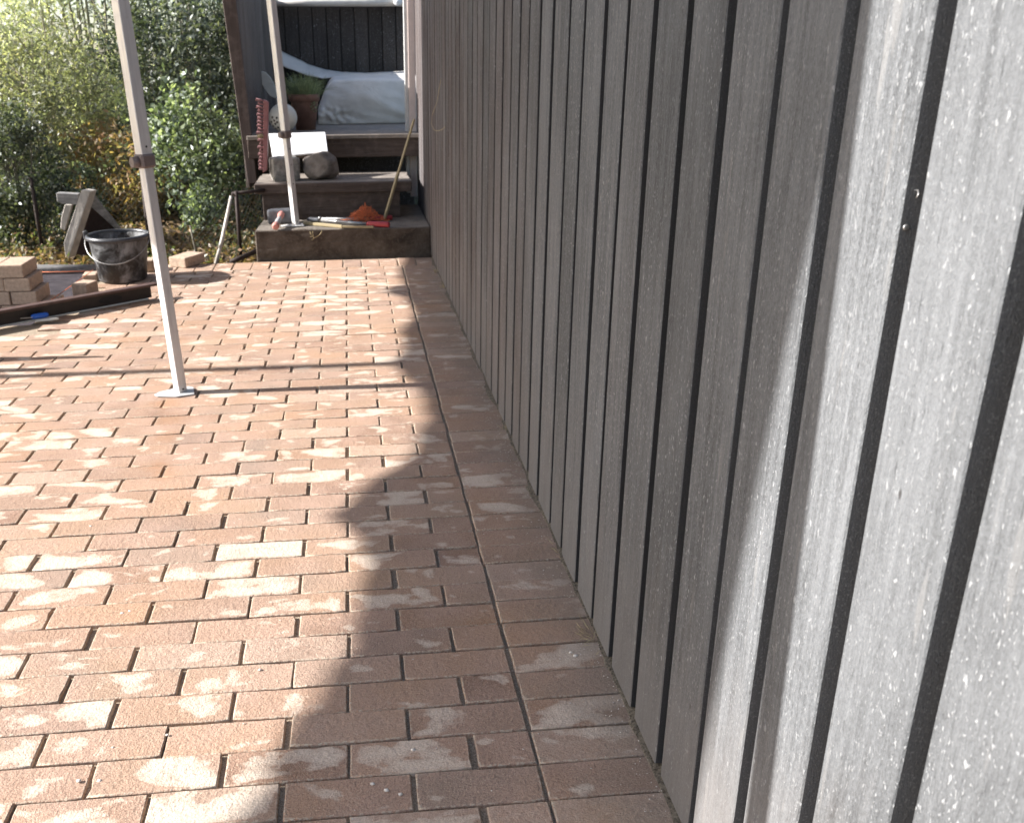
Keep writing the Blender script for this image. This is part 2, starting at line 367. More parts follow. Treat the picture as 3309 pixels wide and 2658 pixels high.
def leaf_polys(C, ln, wd, droop=0.0, flat=0.0, dirs=None):
    n = len(C); d = rng.normal(size=(n, 3)) if dirs is None else dirs+rng.normal(size=(n, 3))*.35
    d[:, 2] = d[:, 2]*(1-flat)-droop; d /= np.linalg.norm(d, axis=1, keepdims=True)
    q = rng.normal(size=(n, 3)); s = np.cross(d, q); s /= np.linalg.norm(s, axis=1, keepdims=True); nn = np.cross(s, d)
    L = ln*rng.uniform(.6, 1.25, (n, 1)); W = wd*rng.uniform(.7, 1.2, (n, 1))
    a = C; b = C+d*L*.45+s*W*.5+nn*W*.12; c = C+d*L; e = C+d*L*.45-s*W*.5+nn*W*.12
    return np.stack([a, b, c, e], 1)

# ================================================================== SETTING
PITCH_R = .0803527; BL = .21; XW = .1892
# ground: one sheet to the horizon, dropping a little beside the paving
def ground():
    xs = np.concatenate([np.linspace(-60, -7, 12), np.linspace(-6, 4, 60), np.linspace(5, 60, 10)]); ys = np.concatenate([np.linspace(-60, -3, 10), np.linspace(-2.5, 9, 70), np.linspace(10, 80, 12)])
    me = bpy.data.meshes.new('ground'); vs = []
    for y in ys:
        for x in xs:
            z = -.075 + .012*mnoise.noise(Vector((x*3, y*3, 0)))
            if y > 5.2 and abs(x) < 20: z += min(.9, (y-5.2)*.10)+.04*mnoise.noise(Vector((x*2, y*2, 3)))
            vs.append((x, y, z))
    nx = len(xs); fs = [(j*nx+i, j*nx+i+1, (j+1)*nx+i+1, (j+1)*nx+i) for j in range(len(ys)-1) for i in range(nx-1)]
    me.from_pydata(vs, [], fs); tag(link('ground', me, M['earth']), kind='structure')
ground()
# sand bed under the pavers: thick slab with its own edge
sb = MB(); sb.prism([(-4.6, -3, -.07), (.34, -3, -.07), (.34, 3.70, -.07), (-1.18, 3.70, -.07), (-1.64, 3.45, -.07), (-1.74, 2.45, -.07), (-4.6, 2.2, -.07)],
                    [(-4.6, -3, -.0085), (.34, -3, -.0085), (.34, 3.70, -.0085), (-1.18, 3.70, -.0085), (-1.64, 3.45, -.0085), (-1.74, 2.45, -.0085), (-4.6, 2.2, -.0085)])
tag(sb.build('sand_bed', M['sand']), kind='structure')

def paving():
    bm = bmesh.new(); uvl = bm.loops.layers.uv.new('UVMap')
    def brick(cx, cy, lx, ly, turn=0):
        jx, jy = random.gauss(0, .0011), random.gauss(0, .0009); a = random.gauss(0, .0045); zt = random.gauss(0, .0008)
        lx -= random.uniform(.0050, .0088); ly -= random.uniform(.0024, .0042)
        tx, ty = random.gauss(0, .006), random.gauss(0, .006); h = .03; ch = .0022
        ca, sa = math.cos(a), math.sin(a)
        def P(x, y, z):
            return (cx+jx+x*ca-y*sa, cy+jy+x*sa+y*ca, z+zt+x*tx+y*ty)
        X, Y = lx/2, ly/2
        # slightly wavy outline
        nx, ny = 7, 4; out = []
        for i in range(nx): out.append((-X+2*X*i/nx, -Y))
        for i in range(ny): out.append((X, -Y+2*Y*i/ny))
        for i in range(nx): out.append((X-2*X*i/nx, Y))
        for i in range(ny): out.append((-X, Y-2*Y*i/ny))
        out = [(x+random.gauss(0, .00035), y+random.gauss(0, .00035)) for x, y in out]
        out = [(x*(1-abs(random.gauss(0, .02))), y*(1-abs(random.gauss(0, .035)))) if random.random() < .05 else (x, y) for x, y in out]
        bot = [bm.verts.new(P(x, y, -h)) for x, y in out]; mid = [bm.verts.new(P(x, y, -ch)) for x, y in out]
        top = [bm.verts.new(P(x*(X-ch)/X, y*(Y-ch)/Y, 0)) for x, y in out]; n = len(out)
        fs = [bm.faces.new(top)]
        for i in range(n):
            j = (i+1) % n; fs.append(bm.faces.new((bot[i], bot[j], mid[j], mid[i]))); f = bm.faces.new((mid[i], mid[j], top[j], top[i])); f.smooth = True; fs.append(f)
        q = dict(zip(bot+mid+top, out*3))
        for f in fs:
            for l in f.loops:
                x, y = q[l.vert]; l[uvl].uv = (x/X, y/Y)
    X0 = -0.0
    for k in range(-17, 43):
        yc = (k+.5)*PITCH_R
        # soldier course against the wall
        brick(X0+.105+.002, yc+random.gauss(0, .0012), .213, PITCH_R)
        xr = 0.0
        first = .105 if k % 2 == 0 else .21
        xx = xr-first/2; ln = first
        xlim = -4.5 if yc < 2.25 else (-1.72 if yc < 3.28 else -1.62 + random.uniform(-.02, .02))
        while xx-ln/2 > xlim:
            brick(xx, yc, ln, PITCH_R); xx -= ln/2+.105; ln = .21
    x = .19
    while x > -1.28:
        brick(x-.052, 43*PITCH_R+.1+.003, .105, .2); x -= .105
    me = bpy.data.meshes.new('paving'); bm.to_mesh(me); bm.free()
    tag(link('paving', me, M['brick']), kind='structure')
paving()
# bare strip of ground fabric left of the new paving
def fabric():
    nx, ny = 60, 40; vs = []; 
    for j in range(ny):
        for i in range(nx):
            x = -3.4+i*(1.7/(nx-1)); y = 2.35+j*(1.28/(ny-1)); vs.append((x, y, -.028+.012*mnoise.noise(Vector((x*3, y*22, 0)))+.01*mnoise.noise(Vector((x*9, y*12, 5)))))
    me = bpy.data.meshes.new('path'); me.from_pydata(vs, [], [(j*nx+i, j*nx+i+1, (j+1)*nx+i+1, (j+1)*nx+i) for j in range(ny-1) for i in range(nx-1)])
    for p in me.polygons: p.use_smooth = True
    o = link('ground_fabric', me, M['mat']); so_ = o.modifiers.new('t', 'SOLIDIFY'); so_.thickness = .004; tag(o, kind='structure')
fabric()
# crumbs of stone and sand on the pavers
def crumbs():
    mb = MB()
    spots = [at_z(*p) for p in ((395, 1982), (365, 2415), (255, 2523), (322, 2523), (541, 2374), (294, 1700), (1335, 2422), (1294, 2566), (1204, 2532), (1250, 2553), (840, 2164), (420, 1975), (1845, 2108), (1860, 2118))]
    for p in spots: mb.sphere((p.x, p.y, .001), random.uniform(.002, .0045), 1, (1.3, .9, .6), .3, 2, random.random()*9)
    for i in range(1500):
        x = random.uniform(-2.2, .18) if i < 700 else .185-abs(random.gauss(0, .035)); y = random.uniform(-.7, 3.4); mb.sphere((x, y, .0005), random.uniform(.0005, .0014), 1, (1.2, 1, .6))
    tag(mb.build('grit', M['pebble']), kind='stuff')
crumbs()

def foot_soil():
    vs, fs = [], []; ny, nx = 420, 7
    for j in range(ny):
        y = -.9+4.55*j/(ny-1); wdt = .003+.022*max(0, mnoise.noise(Vector((0, y*5, 1)))+.25)+.010*max(0, mnoise.noise(Vector((0, y*23, 4)))); hh = .003+.006*max(0, mnoise.noise(Vector((2, y*9, 1)))+.3)
        for i in range(nx):
            t = i/(nx-1); x = XW+.012-t*(wdt+.012); z = hh*math.cos(t*math.pi/2)+.0012*mnoise.noise(Vector((x*160, y*160, 0)))*(1-t) - (.006 if i == nx-1 else 0); vs.append((x, y, z))
    fs = [(j*nx+i, j*nx+i+1, (j+1)*nx+i+1, (j+1)*nx+i) for j in range(ny-1) for i in range(nx-1)]
    me = bpy.data.meshes.new('soil'); me.from_pydata(vs, [], fs); tag(link('soil_line', me, M['soil']), kind='stuff')
foot_soil()
# ================================================================== CLAD WALL
wall = thing('clad_wall', (XW, 1.6, 0), 'long grey timber wall of weathered vertical boards running beside the brick paving', 'wall')
near = [-.931, -.792, -.655, -.511, -.371, -.226, -.087, .05, .201, .332, .487, .625, .764, .891, 1.024]
edges = [near[0]-.1397*k for k in range(9, 0, -1)]+near
while edges[-1] < 4.66: edges.append(edges[-1]+.1397*random.uniform(.97, 1.03))
def wallboards():
    bm = bmesh.new()
    for i in range(len(edges)-1):
        y0 = edges[i]; y1 = min(edges[i+1]-random.uniform(.0225, .0275), 4.78); zb = random.uniform(.001, .011); zt = 2.6
        ox = random.gauss(0, .0008); tl = random.gauss(0, .0012)*2; T = .024
        nz = 26; c = .0018; prev = None
        w0 = random.uniform(0, 9)
        for k in range(nz+1):
            z = zb+(zt-zb)*(k/nz)**1.15; wv = .0012*mnoise.noise(Vector((w0, 0, z*2.3))); w2 = .0012*mnoise.noise(Vector((w0, 7, z*2.3)))
            a = y0+wv+tl*z*.3; b = y1+w2+tl*z*.3; x = XW+ox
            ring = [bm.verts.new(q) for q in ((x+T, a, z), (x+c, a, z), (x, a+c, z), (x-.0006, (a+b)/2, z), (x, b-c, z), (x+c, b, z), (x+T, b, z))]
            if prev:
                for j in range(6):
                    f = bm.faces.new((prev[j], prev[j+1], ring[j+1], ring[j]))
            else: bm.faces.new(ring)
            prev = ring
    bmesh.ops.recalc_face_normals(bm, faces=bm.faces[:])
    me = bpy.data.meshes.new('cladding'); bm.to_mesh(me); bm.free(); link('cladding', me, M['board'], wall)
wallboards()
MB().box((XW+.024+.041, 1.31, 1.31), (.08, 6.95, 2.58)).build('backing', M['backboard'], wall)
# concrete footing strip just showing beyond the boards
MB().box((XW+.062, 1.3, -.03), (.10, 6.9, .06)).build('footing', M['concrete'], wall)
# nail and screw sticking out of the edge of a board, near top right
p = at_x(2300+1085/1.732, 1272/1.732, XW+.012); nb = MB()
yb_ = -.931
def edge_pt(u, v): return at_y(u, v, yb_)
q = at_y(2300+1085/1.732, 1272/1.732, -.9315); sc = MB(); sc.lathe([(0, 0), (.0026, 0), (.0028, .0007), (.0018, .0012), (0, .0012)], (0, 0, 0), 16)
bmesh.ops.transform(sc.bm, matrix=Matrix.Translation((q.x, -.9318, q.z)) @ Matrix.Rotation(math.radians(90), 4, 'X'), verts=sc.bm.verts); sc.build('screw', M['steel'], wall)
q = at_y(2300+1140/1.732, 1068/1.732, -.9315); MB().tube([(q.x, -.929, q.z), (q.x, -.935, q.z+.001), (q.x-.001, -.938, q.z-.002), (q.x-.002, -.938, q.z-.005)], .0008, 8).build('nail', M['steel'], wall)
# thin loose cable hanging down the far boards
pts = [at_x(*p, XW-.004) for p in ((1425, 255), (1412, 330), (1397, 370), (1394, 400), (1402, 420), (1415, 424), (1430, 418), (1437, 410))]
MB().tube(pts, .0011, 5).build('loose_wire', M['straw'], wall)

# pale corner board closing the far end of the wall
cp = thing('corner_board', (.165, 4.80, .2), 'pale pinkish white corner board at the far end of the grey clad wall', 'corner board')
MB().box((.1665, 4.815, 1.35), (.046, .035, 2.3), None, .002).build('board', M['trim'], cp)
MB().box((.130, 4.835, 1.35), (.024, .06, 2.25), None, .002).build('edge_strip', M['white_foot'], cp)

# ================================================================== STEPS + SHELTER
YS = 3.72
# bottom concrete step
st = thing('concrete_step', (-.32, 3.9, 0), 'low stained concrete block step at the far end of the brick paving', 'step')
bm_ = MB(); bm_.prism([(-.845, YS, -.05), (.187, YS, -.05), (.187, 4.62, -.05), (-.86, 4.62, -.05)], [(-.845, YS, .173), (.187, YS, .173), (.187, 4.62, .173), (-.80, 4.62, .173)], .006)
bmesh.ops.subdivide_edges(bm_.bm, edges=bm_.bm.edges[:], cuts=14, use_grid_fill=True)
for v in bm_.bm.verts:
    n = mnoise.noise_vector(v.co*14)*.004+mnoise.noise_vector(v.co*45)*.002; v.co += Vector((n.x*.3, n.y, n.z))
bm_.build('block', M['concrete'], st)
rt = MB()
for a, b, c in (((1325, 750), (1008, 760), 0), ((0, 0), (0, 0), 0)): pass
for P4 in (((1010, 747), (1011, 758), (1014, 770), (1008, 776)), ((1040, 746), (1036, 756), (1022, 766), (1012, 769)), ((1002, 748), (1004, 757), (1011, 765), (1001, 765))):
    pp = [at_y(*q, YS-.008) for q in P4]; rt.tube(pp, .0016, 5)
rt.build('dry_roots', M['straw'], st)

ws = thing('wooden_steps', (-.35, 4.3, .173), 'dark brown plank steps climbing from the concrete block to the shelter', 'steps')
MB().box((-.395, 4.105, .26), (.85, .045, .172), None, .003).build('riser', M['wood_brown'], ws)
MB().box((-.380, 4.054+.018, .367), (.965, .036, .060), None, .004).build('nosing', M['wood_brown'], ws)
tr = MB()
for k in range(4): tr.box((-.38+random.gauss(0, .003), 4.098+.066+k*.136, .382), (.965, .130, .028), None, .003)
tr.build('tread', M['wood_grey'], ws)
MB().box((-.375, 4.612, .556), (1.13, .045, .118), None, .003).build('fascia', M['wood_brown'], ws)
MB().box((-.375, 4.585, .630), (1.13, .03, .026), None, .003).build('upper_nosing', M['wood_grey'], ws)
for x in (-.80, .0): MB().box((x, 4.38, .27), (.05, .45, .17), None, .003).build('stringer', M['wood_brown'], ws)
MB().box((-.37, 5.0, .30), (1.1, .03, .5)).build('rear_panel', M['porchboard'], ws)

sh = thing('shelter', (-.35, 5.3, 0), 'dark open fronted timber shelter with brown leaning corner post at the top of the steps', 'shelter')
fl = MB()
for k in range(12): fl.box((-.34, 4.605+.0675+k*.135, .629), (1.18, .131, .027), None, .002)
fl.build('floor', M['wood_grey'], sh)
# side wall, back wall
def vboards(mb, p0, p1, z0, z1, n, T=.02, gap=.004):
    p0 = Vector(p0); p1 = Vector(p1); d = (p1-p0); L = d.length; d.normalize(); a = math.atan2(d.y, d.x)
    for i in range(n):
        c = p0+d*(L*(i+.5)/n); mb.box((c.x, c.y, (z0+z1)/2), (L/n-gap, T, z1-z0), rotz(a) @ Matrix.Identity(3), .002)
    return mb
vboards(MB(), (-.965, 4.66), (-.84, 6.2), .30, 1.58, 11, .022, .003).build('side_wall', M['greyboard'], sh)
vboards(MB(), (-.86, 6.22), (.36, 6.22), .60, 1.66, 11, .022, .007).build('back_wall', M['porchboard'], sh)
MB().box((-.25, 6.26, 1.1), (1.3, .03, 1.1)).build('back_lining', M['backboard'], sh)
P = [at_y(*c1(28, -60), 4.60), at_y(*c1(122, -60), 4.60), at_y(*c1(264, 1205), 4.60), at_y(*c1(206, 1210), 4.60)]
o3 = Vector((0, .055, 0)); ext = (P[0]-P[3])*.03
P[0] += ext; P[1] += ext
MB().prism([v for v in P], [v+o3 for v in P], .003).build('corner_post', M['wood_brown_v'], sh)
MB().box((-.25, 6.24, 1.69), (1.3, .10, .05)).build('wall_plate', M['porchboard'], sh)
rail = thing('white_rail', (-.3, 6.10, 1.5), 'rolled white sheet fixed along the top of the shelter back wall', 'rolled sheet')
MB().tube([(-.86, 6.12, 1.535), (-.5, 6.12, 1.528), (-.1, 6.12, 1.530), (.25, 6.12, 1.528)], [.033, .03, .034, .031], 14).build('roll', M['tarp'], rail)
q = at_y(*c1(1192, 10), 6.05); MB().sphere(q, .032, 3, (1, .8, 1.1), .15).build('tied_end', M['white'], rail)

# white tarpaulin heap on the shelter floor
tp = thing('tarpaulin_heap', (-.12, 5.7, .643), 'large folded heap of white tarpaulin filling the shelter floor', 'tarpaulin')
def heap():
    bm = bmesh.new(); nx, ny = 130, 60; vs = []
    x0, x1 = -.50, .33
    for j in range(ny):
        t = j/(ny-1)
        for i in range(nx):
            s = i/(nx-1); x = x0+(x1-x0)*s
            # profile: bulging front face, rounded top, flat back
            ang = t*math.pi*.5
            if t < .5: yy = 5.60-.035*math.sin(t*2*math.pi)*1.0; zz = .645+.315*(t*2)
            else: yy = 5.60+.5*(t-.5)*2; zz = .96+.03*math.sin((t-.5)*2*math.pi)
            k = min(1, s*6); k2 = .35+.65*math.sin(k*math.pi/2)
            zz = .645+(zz-.645)*(k2 if t >= .0 else 1)
            v = Vector((x*3.0, t*2.4, 0))
            fold = .020*mnoise.noise(Vector((x*3+zz*2, zz*5, 1)))+.004*mnoise.noise(Vector((x*9+zz*9, zz*12, 4)))
            crump = .014*math.exp(-((x+.38)/.13)**2-((zz-.72)/.06)**2)*mnoise.noise(Vector((x*26, zz*30, 2)))*2
            drape = .005*math.sin(zz*50+x*22)*math.exp(-((zz-.70)/.04)**2)
            vs.append(bm.verts.new((x, yy-fold*1.4-crump-drape, zz+fold*.5)))
    for j in range(ny-1):
        for i in range(nx-1):
            f = bm.faces.new((vs[j*nx+i], vs[j*nx+i+1], vs[(j+1)*nx+i+1], vs[(j+1)*nx+i])); f.smooth = True
    me = bpy.data.meshes.new('heap'); bm.to_mesh(me); bm.free(); o = link('heap', me, M['tarp'], tp); s = o.modifiers.new('t', 'SOLIDIFY'); s.thickness = .004
heap()
def sheet():
    top = [(395, 315), (440, 348), (520, 385), (600, 425), (700, 458), (830, 478), (1000, 482), (1270, 470)]
    bot = [(395, 420), (440, 440), (520, 470), (600, 500), (700, 520), (830, 505), (1000, 512), (1270, 512)]
    bm = bmesh.new(); rows = []
    n = 60
    def ip(L, s):
        k = s*(len(L)-1); i = min(int(k), len(L)-2); f = k-i; return (L[i][0]*(1-f)+L[i+1][0]*f, L[i][1]*(1-f)+L[i+1][1]*f)
    for i in range(n+1):
        s = i/n; a = at_y(*c1(*ip(top, s)), 6.15); b = at_y(*c1(*ip(bot, s)), 5.98); col = []
        for j in range(9):
            t = j/8; p = a.lerp(b, t); p.y -= .03*math.sin(t*math.pi)+.012*mnoise.noise(Vector((p.x*12, t*4, 0))); p.z += .006*mnoise.noise(Vector((p.x*20, t*5, 3))); col.append(bm.verts.new(p))
        rows.append(col)
    for i in range(n):
        for j in range(8): f = bm.faces.new((rows[i][j], rows[i+1][j], rows[i+1][j+1], rows[i][j+1])); f.smooth = True
    me = bpy.data.meshes.new('upper_fold'); bm.to_mesh(me); bm.free(); o = link('upper_fold', me, M['tarp'], tp); s = o.modifiers.new('t', 'SOLIDIFY'); s.thickness = .004
sheet()

# ------------------------------------------------------------------ things on the shelter floor and steps
pt = thing('flower_pot', (-.575, 5.10, .643), 'terracotta flower pot of feathery green herb on the shelter floor', 'plant pot')
MB().lathe([(.0, .0), (.069, 0), (.095, .19), (.096, .192), (.106, .192), (.110, .238), (.104, .240), (.098, .22), (.09, .2), (0, .2)], (-.575, 5.10, .643), 48).build('pot', M['terracotta'], pt)
n = 520; a = rng.uniform(0, 2*math.pi, n); r = np.sqrt(rng.uniform(0, 1, n))*.085
base = np.stack([-.575+r*np.cos(a), 5.10+r*np.sin(a), np.full(n, .84)], 1)
d = np.stack([np.cos(a)*r*5+rng.normal(0, .25, n), np.sin(a)*r*5+rng.normal(0, .2, n), rng.uniform(.6, 1.4, n)], 1); d /= np.linalg.norm(d, axis=1, keepdims=True)
L = rng.uniform(.07, .27, (n, 1)); sd = np.cross(d, rng.normal(size=(n, 3))); sd /= np.linalg.norm(sd, axis=1, keepdims=True); sd *= .0015
mid = base+d*L*.55+np.array([0, 0, .0]); tip = base+d*L+np.array([0, 0, -1])*L*.25
V1 = np.stack([base-sd, base+sd, mid+sd, mid-sd], 1); V2 = np.stack([mid-sd, mid+sd, tip+sd*.3, tip-sd*.3], 1)
M['herb'] = mat_leaf('feathery_herb', [(0, (.12, .15, .09)), (.5, (.20, .235, .15)), (1, (.32, .35, .24))])
C = np.repeat(mid, 3, 0)+rng.normal(0, .012, (n*3, 3))
quads('herb', np.concatenate([V1, V2, leaf_polys(C, .022, .0022), leaf_polys(np.array([[-.50, 5.02, .80]])+rng.normal(0, .014, (60, 3))*np.array([1, .4, 2]), .02, .006)]), M['herb'], pt)

bl = thing('perforated_ball', (-.708, 4.75, .645), 'white round ball with small dark holes beside the terracotta pot', 'lantern')
MB().sphere((-.708, 4.76, .745), .094, 4, (1, 1, .98)).build('ball', M['offwhite'], bl)
hl = MB()
for u, v in ((372, 770), (365, 800), (375, 828), (392, 812), (402, 772), (405, 800), (392, 845), (410, 836), (385, 790), (430, 852)):
    d = (at_y(*c1(u, v), 4.76)-Vector((-.708, 4.76, .745))); y = -math.sqrt(max(0.0001, .094**2-d.x**2-d.z**2)); nrm = Vector((d.x, y, d.z)).normalized()
    c = Vector((-.708, 4.76, .745))+nrm*.0935; mm = nrm.to_track_quat('Z', 'Y').to_matrix().to_4x4(); mm.translation = c
    r_ = bmesh.ops.create_cone(hl.bm, cap_ends=True, segments=14, radius1=.0075, radius2=.0075, depth=.003); bmesh.ops.transform(hl.bm, matrix=mm, verts=r_['verts'])
hl.build('holes', M['leveldark'], bl)

ov = thing('oval_board', (-.87, 5.6, .645), 'slim off white oval board leaning on the shelter side wall', 'board')
P0 = [(272, 490), (290, 468), (322, 476), (352, 508), (376, 548), (392, 592), (400, 640), (388, 650), (350, 632), (318, 590), (290, 540)]
lo = [at_y(*c1(*q), 5.45) for q in P0]; MB().prism(lo, [v+Vector((.0, .02, 0)) for v in lo], .003).build('panel', M['offwhite'], ov)
MB().tube([(lo[7].x, 5.46, lo[7].z+.01), (lo[7].x+.02, 5.45, .65)], .010, 8).build('handle', M['wood_grey'], ov)

br = thing('scrubbing_brush', (-.80, 4.22, .396), 'long pink brush head standing upright against the brown post', 'brush')
A = at_y(*c1(322, 655), 4.24); B = at_y(*c1(318, 1130), 4.24); A.x += .0
MB().prism([A+Vector((-.012, -.02, 0)), A+Vector((.018, -.02, -.015)), B+Vector((.016, -.02, .01)), B+Vector((-.012, -.02, -.005))], [v+Vector((0, .05, 0)) for v in (A+Vector((-.012, -.02, 0)), A+Vector((.018, -.02, -.015)), B+Vector((.016, -.02, .01)), B+Vector((-.012, -.02, -.005)))], .004).build('back', M['pink'], br)
tf = MB()
for k in range(20):
    t = (k+.4)/20; p = A.lerp(B, t); x_ = .058-.014*abs(math.sin(k*1.7))-(0.012 if t > .5 else 0)
    for yy in (-.015, .008, .028):
        tf.tube([p+Vector((-.008, yy, 0)), p+Vector((-x_*.6, yy, .004)), p+Vector((-x_, yy-.003, .009))], [.0055, .0065, .0075], 7)
tf.build('bristles', M['pinkbr'], br)
q = at_y(*c1(292, 900), 4.20); MB().tube([q+Vector((-.02, 0, 0)), q+Vector((.014, -.004, .008))], .011, 10).build('clip', M['yellow'], br)

tl = thing('white_tile', (-.6, 4.4, .5), 'bright white rectangular tile propped on the two stones', 'tile')
T = [at_y(*c1(343, 878), 4.52), at_y(*c1(715, 868), 4.52), at_y(*c1(732, 996), 4.33), at_y(*c1(368, 1032), 4.33)]
nn = (T[1]-T[0]).cross(T[3]-T[0]).normalized(); nn = nn if nn.z < 0 else -nn
MB().prism(T, [v+nn*.014 for v in T], .003).build('slab', M['white'], tl)

sg = thing('stone_block', (-.685, 4.24, .396), 'grey squared granite block under the left end of the white tile', 'stone', 'stones on the wooden step')
mb = MB(); mb.box((-.683, 4.25, .466), (.17, .13, .145), rotz(.25), .018, 2); bmesh.ops.subdivide_edges(mb.bm, edges=mb.bm.edges[:], cuts=5, use_grid_fill=True)
for v in mb.bm.verts: v.co += mnoise.noise_vector(v.co*16)*.008+mnoise.noise_vector(v.co*50)*.003
mb.build('block', M['stone'], sg)
rk = thing('rounded_stone', (-.46, 4.26, .396), 'rounded brown boulder on the right of the white tile, on the step', 'stone', 'stones on the wooden step')
mb = MB(); mb.sphere((-.463, 4.27, .476), .1, 4, (1.22, .95, .86), .25, 1.6, 3)
for v in mb.bm.verts:
    # a broken facet facing the light
    nn_ = Vector((-.25, -.9, .35)).normalized(); d_ = (v.co-Vector((-.47, 4.27, .476))).dot(nn_)
    if d_ > .062: v.co -= nn_*(d_-.062)*.85
    v.co += mnoise.noise_vector(v.co*30)*.003
    v.co.z = max(v.co.z, .397)
mb.build('boulder', M['rock'], rk)

# ------------------------------------------------------------------ on the concrete step
ZS = .174
hm = thing('club_hammer', (-.70, 3.90, ZS), 'heavy hammer with dark steel head and worn pink and grey handle on the concrete step', 'hammer')
MB().box((-.712, 3.965, ZS+.044), (.145, .07, .085), Matrix.Rotation(-.03, 3, 'Y'), .012, 2).build('head', M['hammer'], hm)
h0 = Vector((-.697, 3.93, ZS+.062)); h1 = Vector((-.722, 3.70, ZS+.022))
MB().tube([h0+Vector((0, .01, 0)), h0.lerp(h1, .12), h0.lerp(h1, .30), h0.lerp(h1, .36)], [.017, .021, .016, .014], 14).build('neck', M['grip_pink'], hm)
MB().tube([h0.lerp(h1, .36), h0.lerp(h1, .5), h0.lerp(h1, .7), h0.lerp(h1, .82)], [.014, .0165, .0165, .018], 14).build('grip', M['grip_grey'], hm)
MB().tube([h0.lerp(h1, .82), h0.lerp(h1, .9), h0.lerp(h1, .97), h0.lerp(h1, 1.0)], [.018, .022, .021, .012], 14).build('pommel', M['grip_pink'], hm)

bc = thing('bolt_cutter', (-.25, 3.88, ZS), 'long grey tool with two red grips lying on the concrete step', 'bolt cutter')
def Z4(x, y, z): return at_z(*c1(x, y), z)
a0, a1, a2 = Z4(690, 1450, ZS+.014), Z4(990, 1474, ZS+.014), Z4(1138, 1478, ZS+.016)
MB().tube([a0, a0.lerp(a1, .5), a1], .0095, 12).build('arm', M['steel'], bc)
MB().tube([a1, a1.lerp(a2, .1), a2.lerp(a1, .05), a2], [.013, .0165, .0165, .013], 14).build('red_grip', M['red'], bc)
b0, b1, b2 = Z4(690, 1440, ZS+.014), Z4(1010, 1440, ZS+.014), Z4(1156, 1432, ZS+.016)
MB().tube([b0, b1], .008, 12).build('arm', M['steel'], bc)
MB().tube([b1, b1.lerp(b2, .1), b2.lerp(b1, .05), b2], [.012, .0155, .0155, .012], 14).build('red_grip', M['red'], bc)
j0 = Z4(640, 1444, ZS+.014); MB().box(j0, (.075, .045, .02), rotz(-.3), .005).build('jaw', M['hammer'], bc)
MB().sphere(Z4(680, 1436, ZS+.026), .011, 2).build('pivot', M['steel'], bc)

fr = thing('folding_rule', (-.36, 3.80, ZS), 'worn yellow folding rule lying along the front of the concrete step', 'folding rule')
r0, r1, r2 = Z4(575, 1468, ZS+.01), Z4(830, 1492, ZS+.01), Z4(1035, 1494, ZS+.008)
def bar(p, q, w, h, mb=None):
    mb = mb or MB(); d = q-p; L = d.length; mm = d.to_track_quat('X', 'Z').to_matrix(); mb.box((p+q)/2, (L, w, h), mm, min(w, h)*.18); return mb
bar(r0, r1, .017, .019).build('thick_part', M['yellow'], fr); bar(r1, r2, .012, .013).build('thin_part', M['yellow'], fr)

sk = thing('leaning_stick', (-.07, 3.96, ZS), 'long yellowish wooden stick leaning from the concrete step against the wall end', 'stick')
s0 = Vector((-.076, 3.957, ZS+.01)); s1 = at_y(*c1(1300, 785), 4.10); bar(s0, s0.lerp(s1, .48), .018, .016).build('lower_part', M['yellow'], sk); bar(s0.lerp(s1, .47), s1, .016, .010).build('upper_part', M['yellow'], sk)

tw = thing('twine_bundle', (-.2, 3.95, ZS), 'tangled bundle of orange twine on the concrete step', 'twine')
mb = MB()
for k in range(30):
    pts = []; a0_ = random.uniform(0, 6.28); c = Vector((-.20+random.gauss(0, .035), 3.955+random.gauss(0, .014), 0)); R_ = random.uniform(.02, .085)
    ph = random.uniform(0, 6.28); n_ = 18; span = random.uniform(3, 8)
    for i in range(n_):
        th = a0_+span*i/n_; rr = R_*(1+.25*math.sin(3*th+ph)); x = c.x+rr*math.cos(th)*1.05; y = c.y+rr*math.sin(th)*.45
        hmax = .07*math.exp(-((x+.195)/.075)**2)*math.exp(-((y-3.955)/.05)**2)+.008+.012*math.sin(th*4+ph)**2
        pts.append((x+random.gauss(0, .004), y+random.gauss(0, .003), ZS+.003+hmax*abs(math.sin(k*1.3+th*1.2))*random.uniform(.8, 1.35)))
    mb.tube(pts, .0012, 4, False)
mb.build('strands', M['orange'], tw)

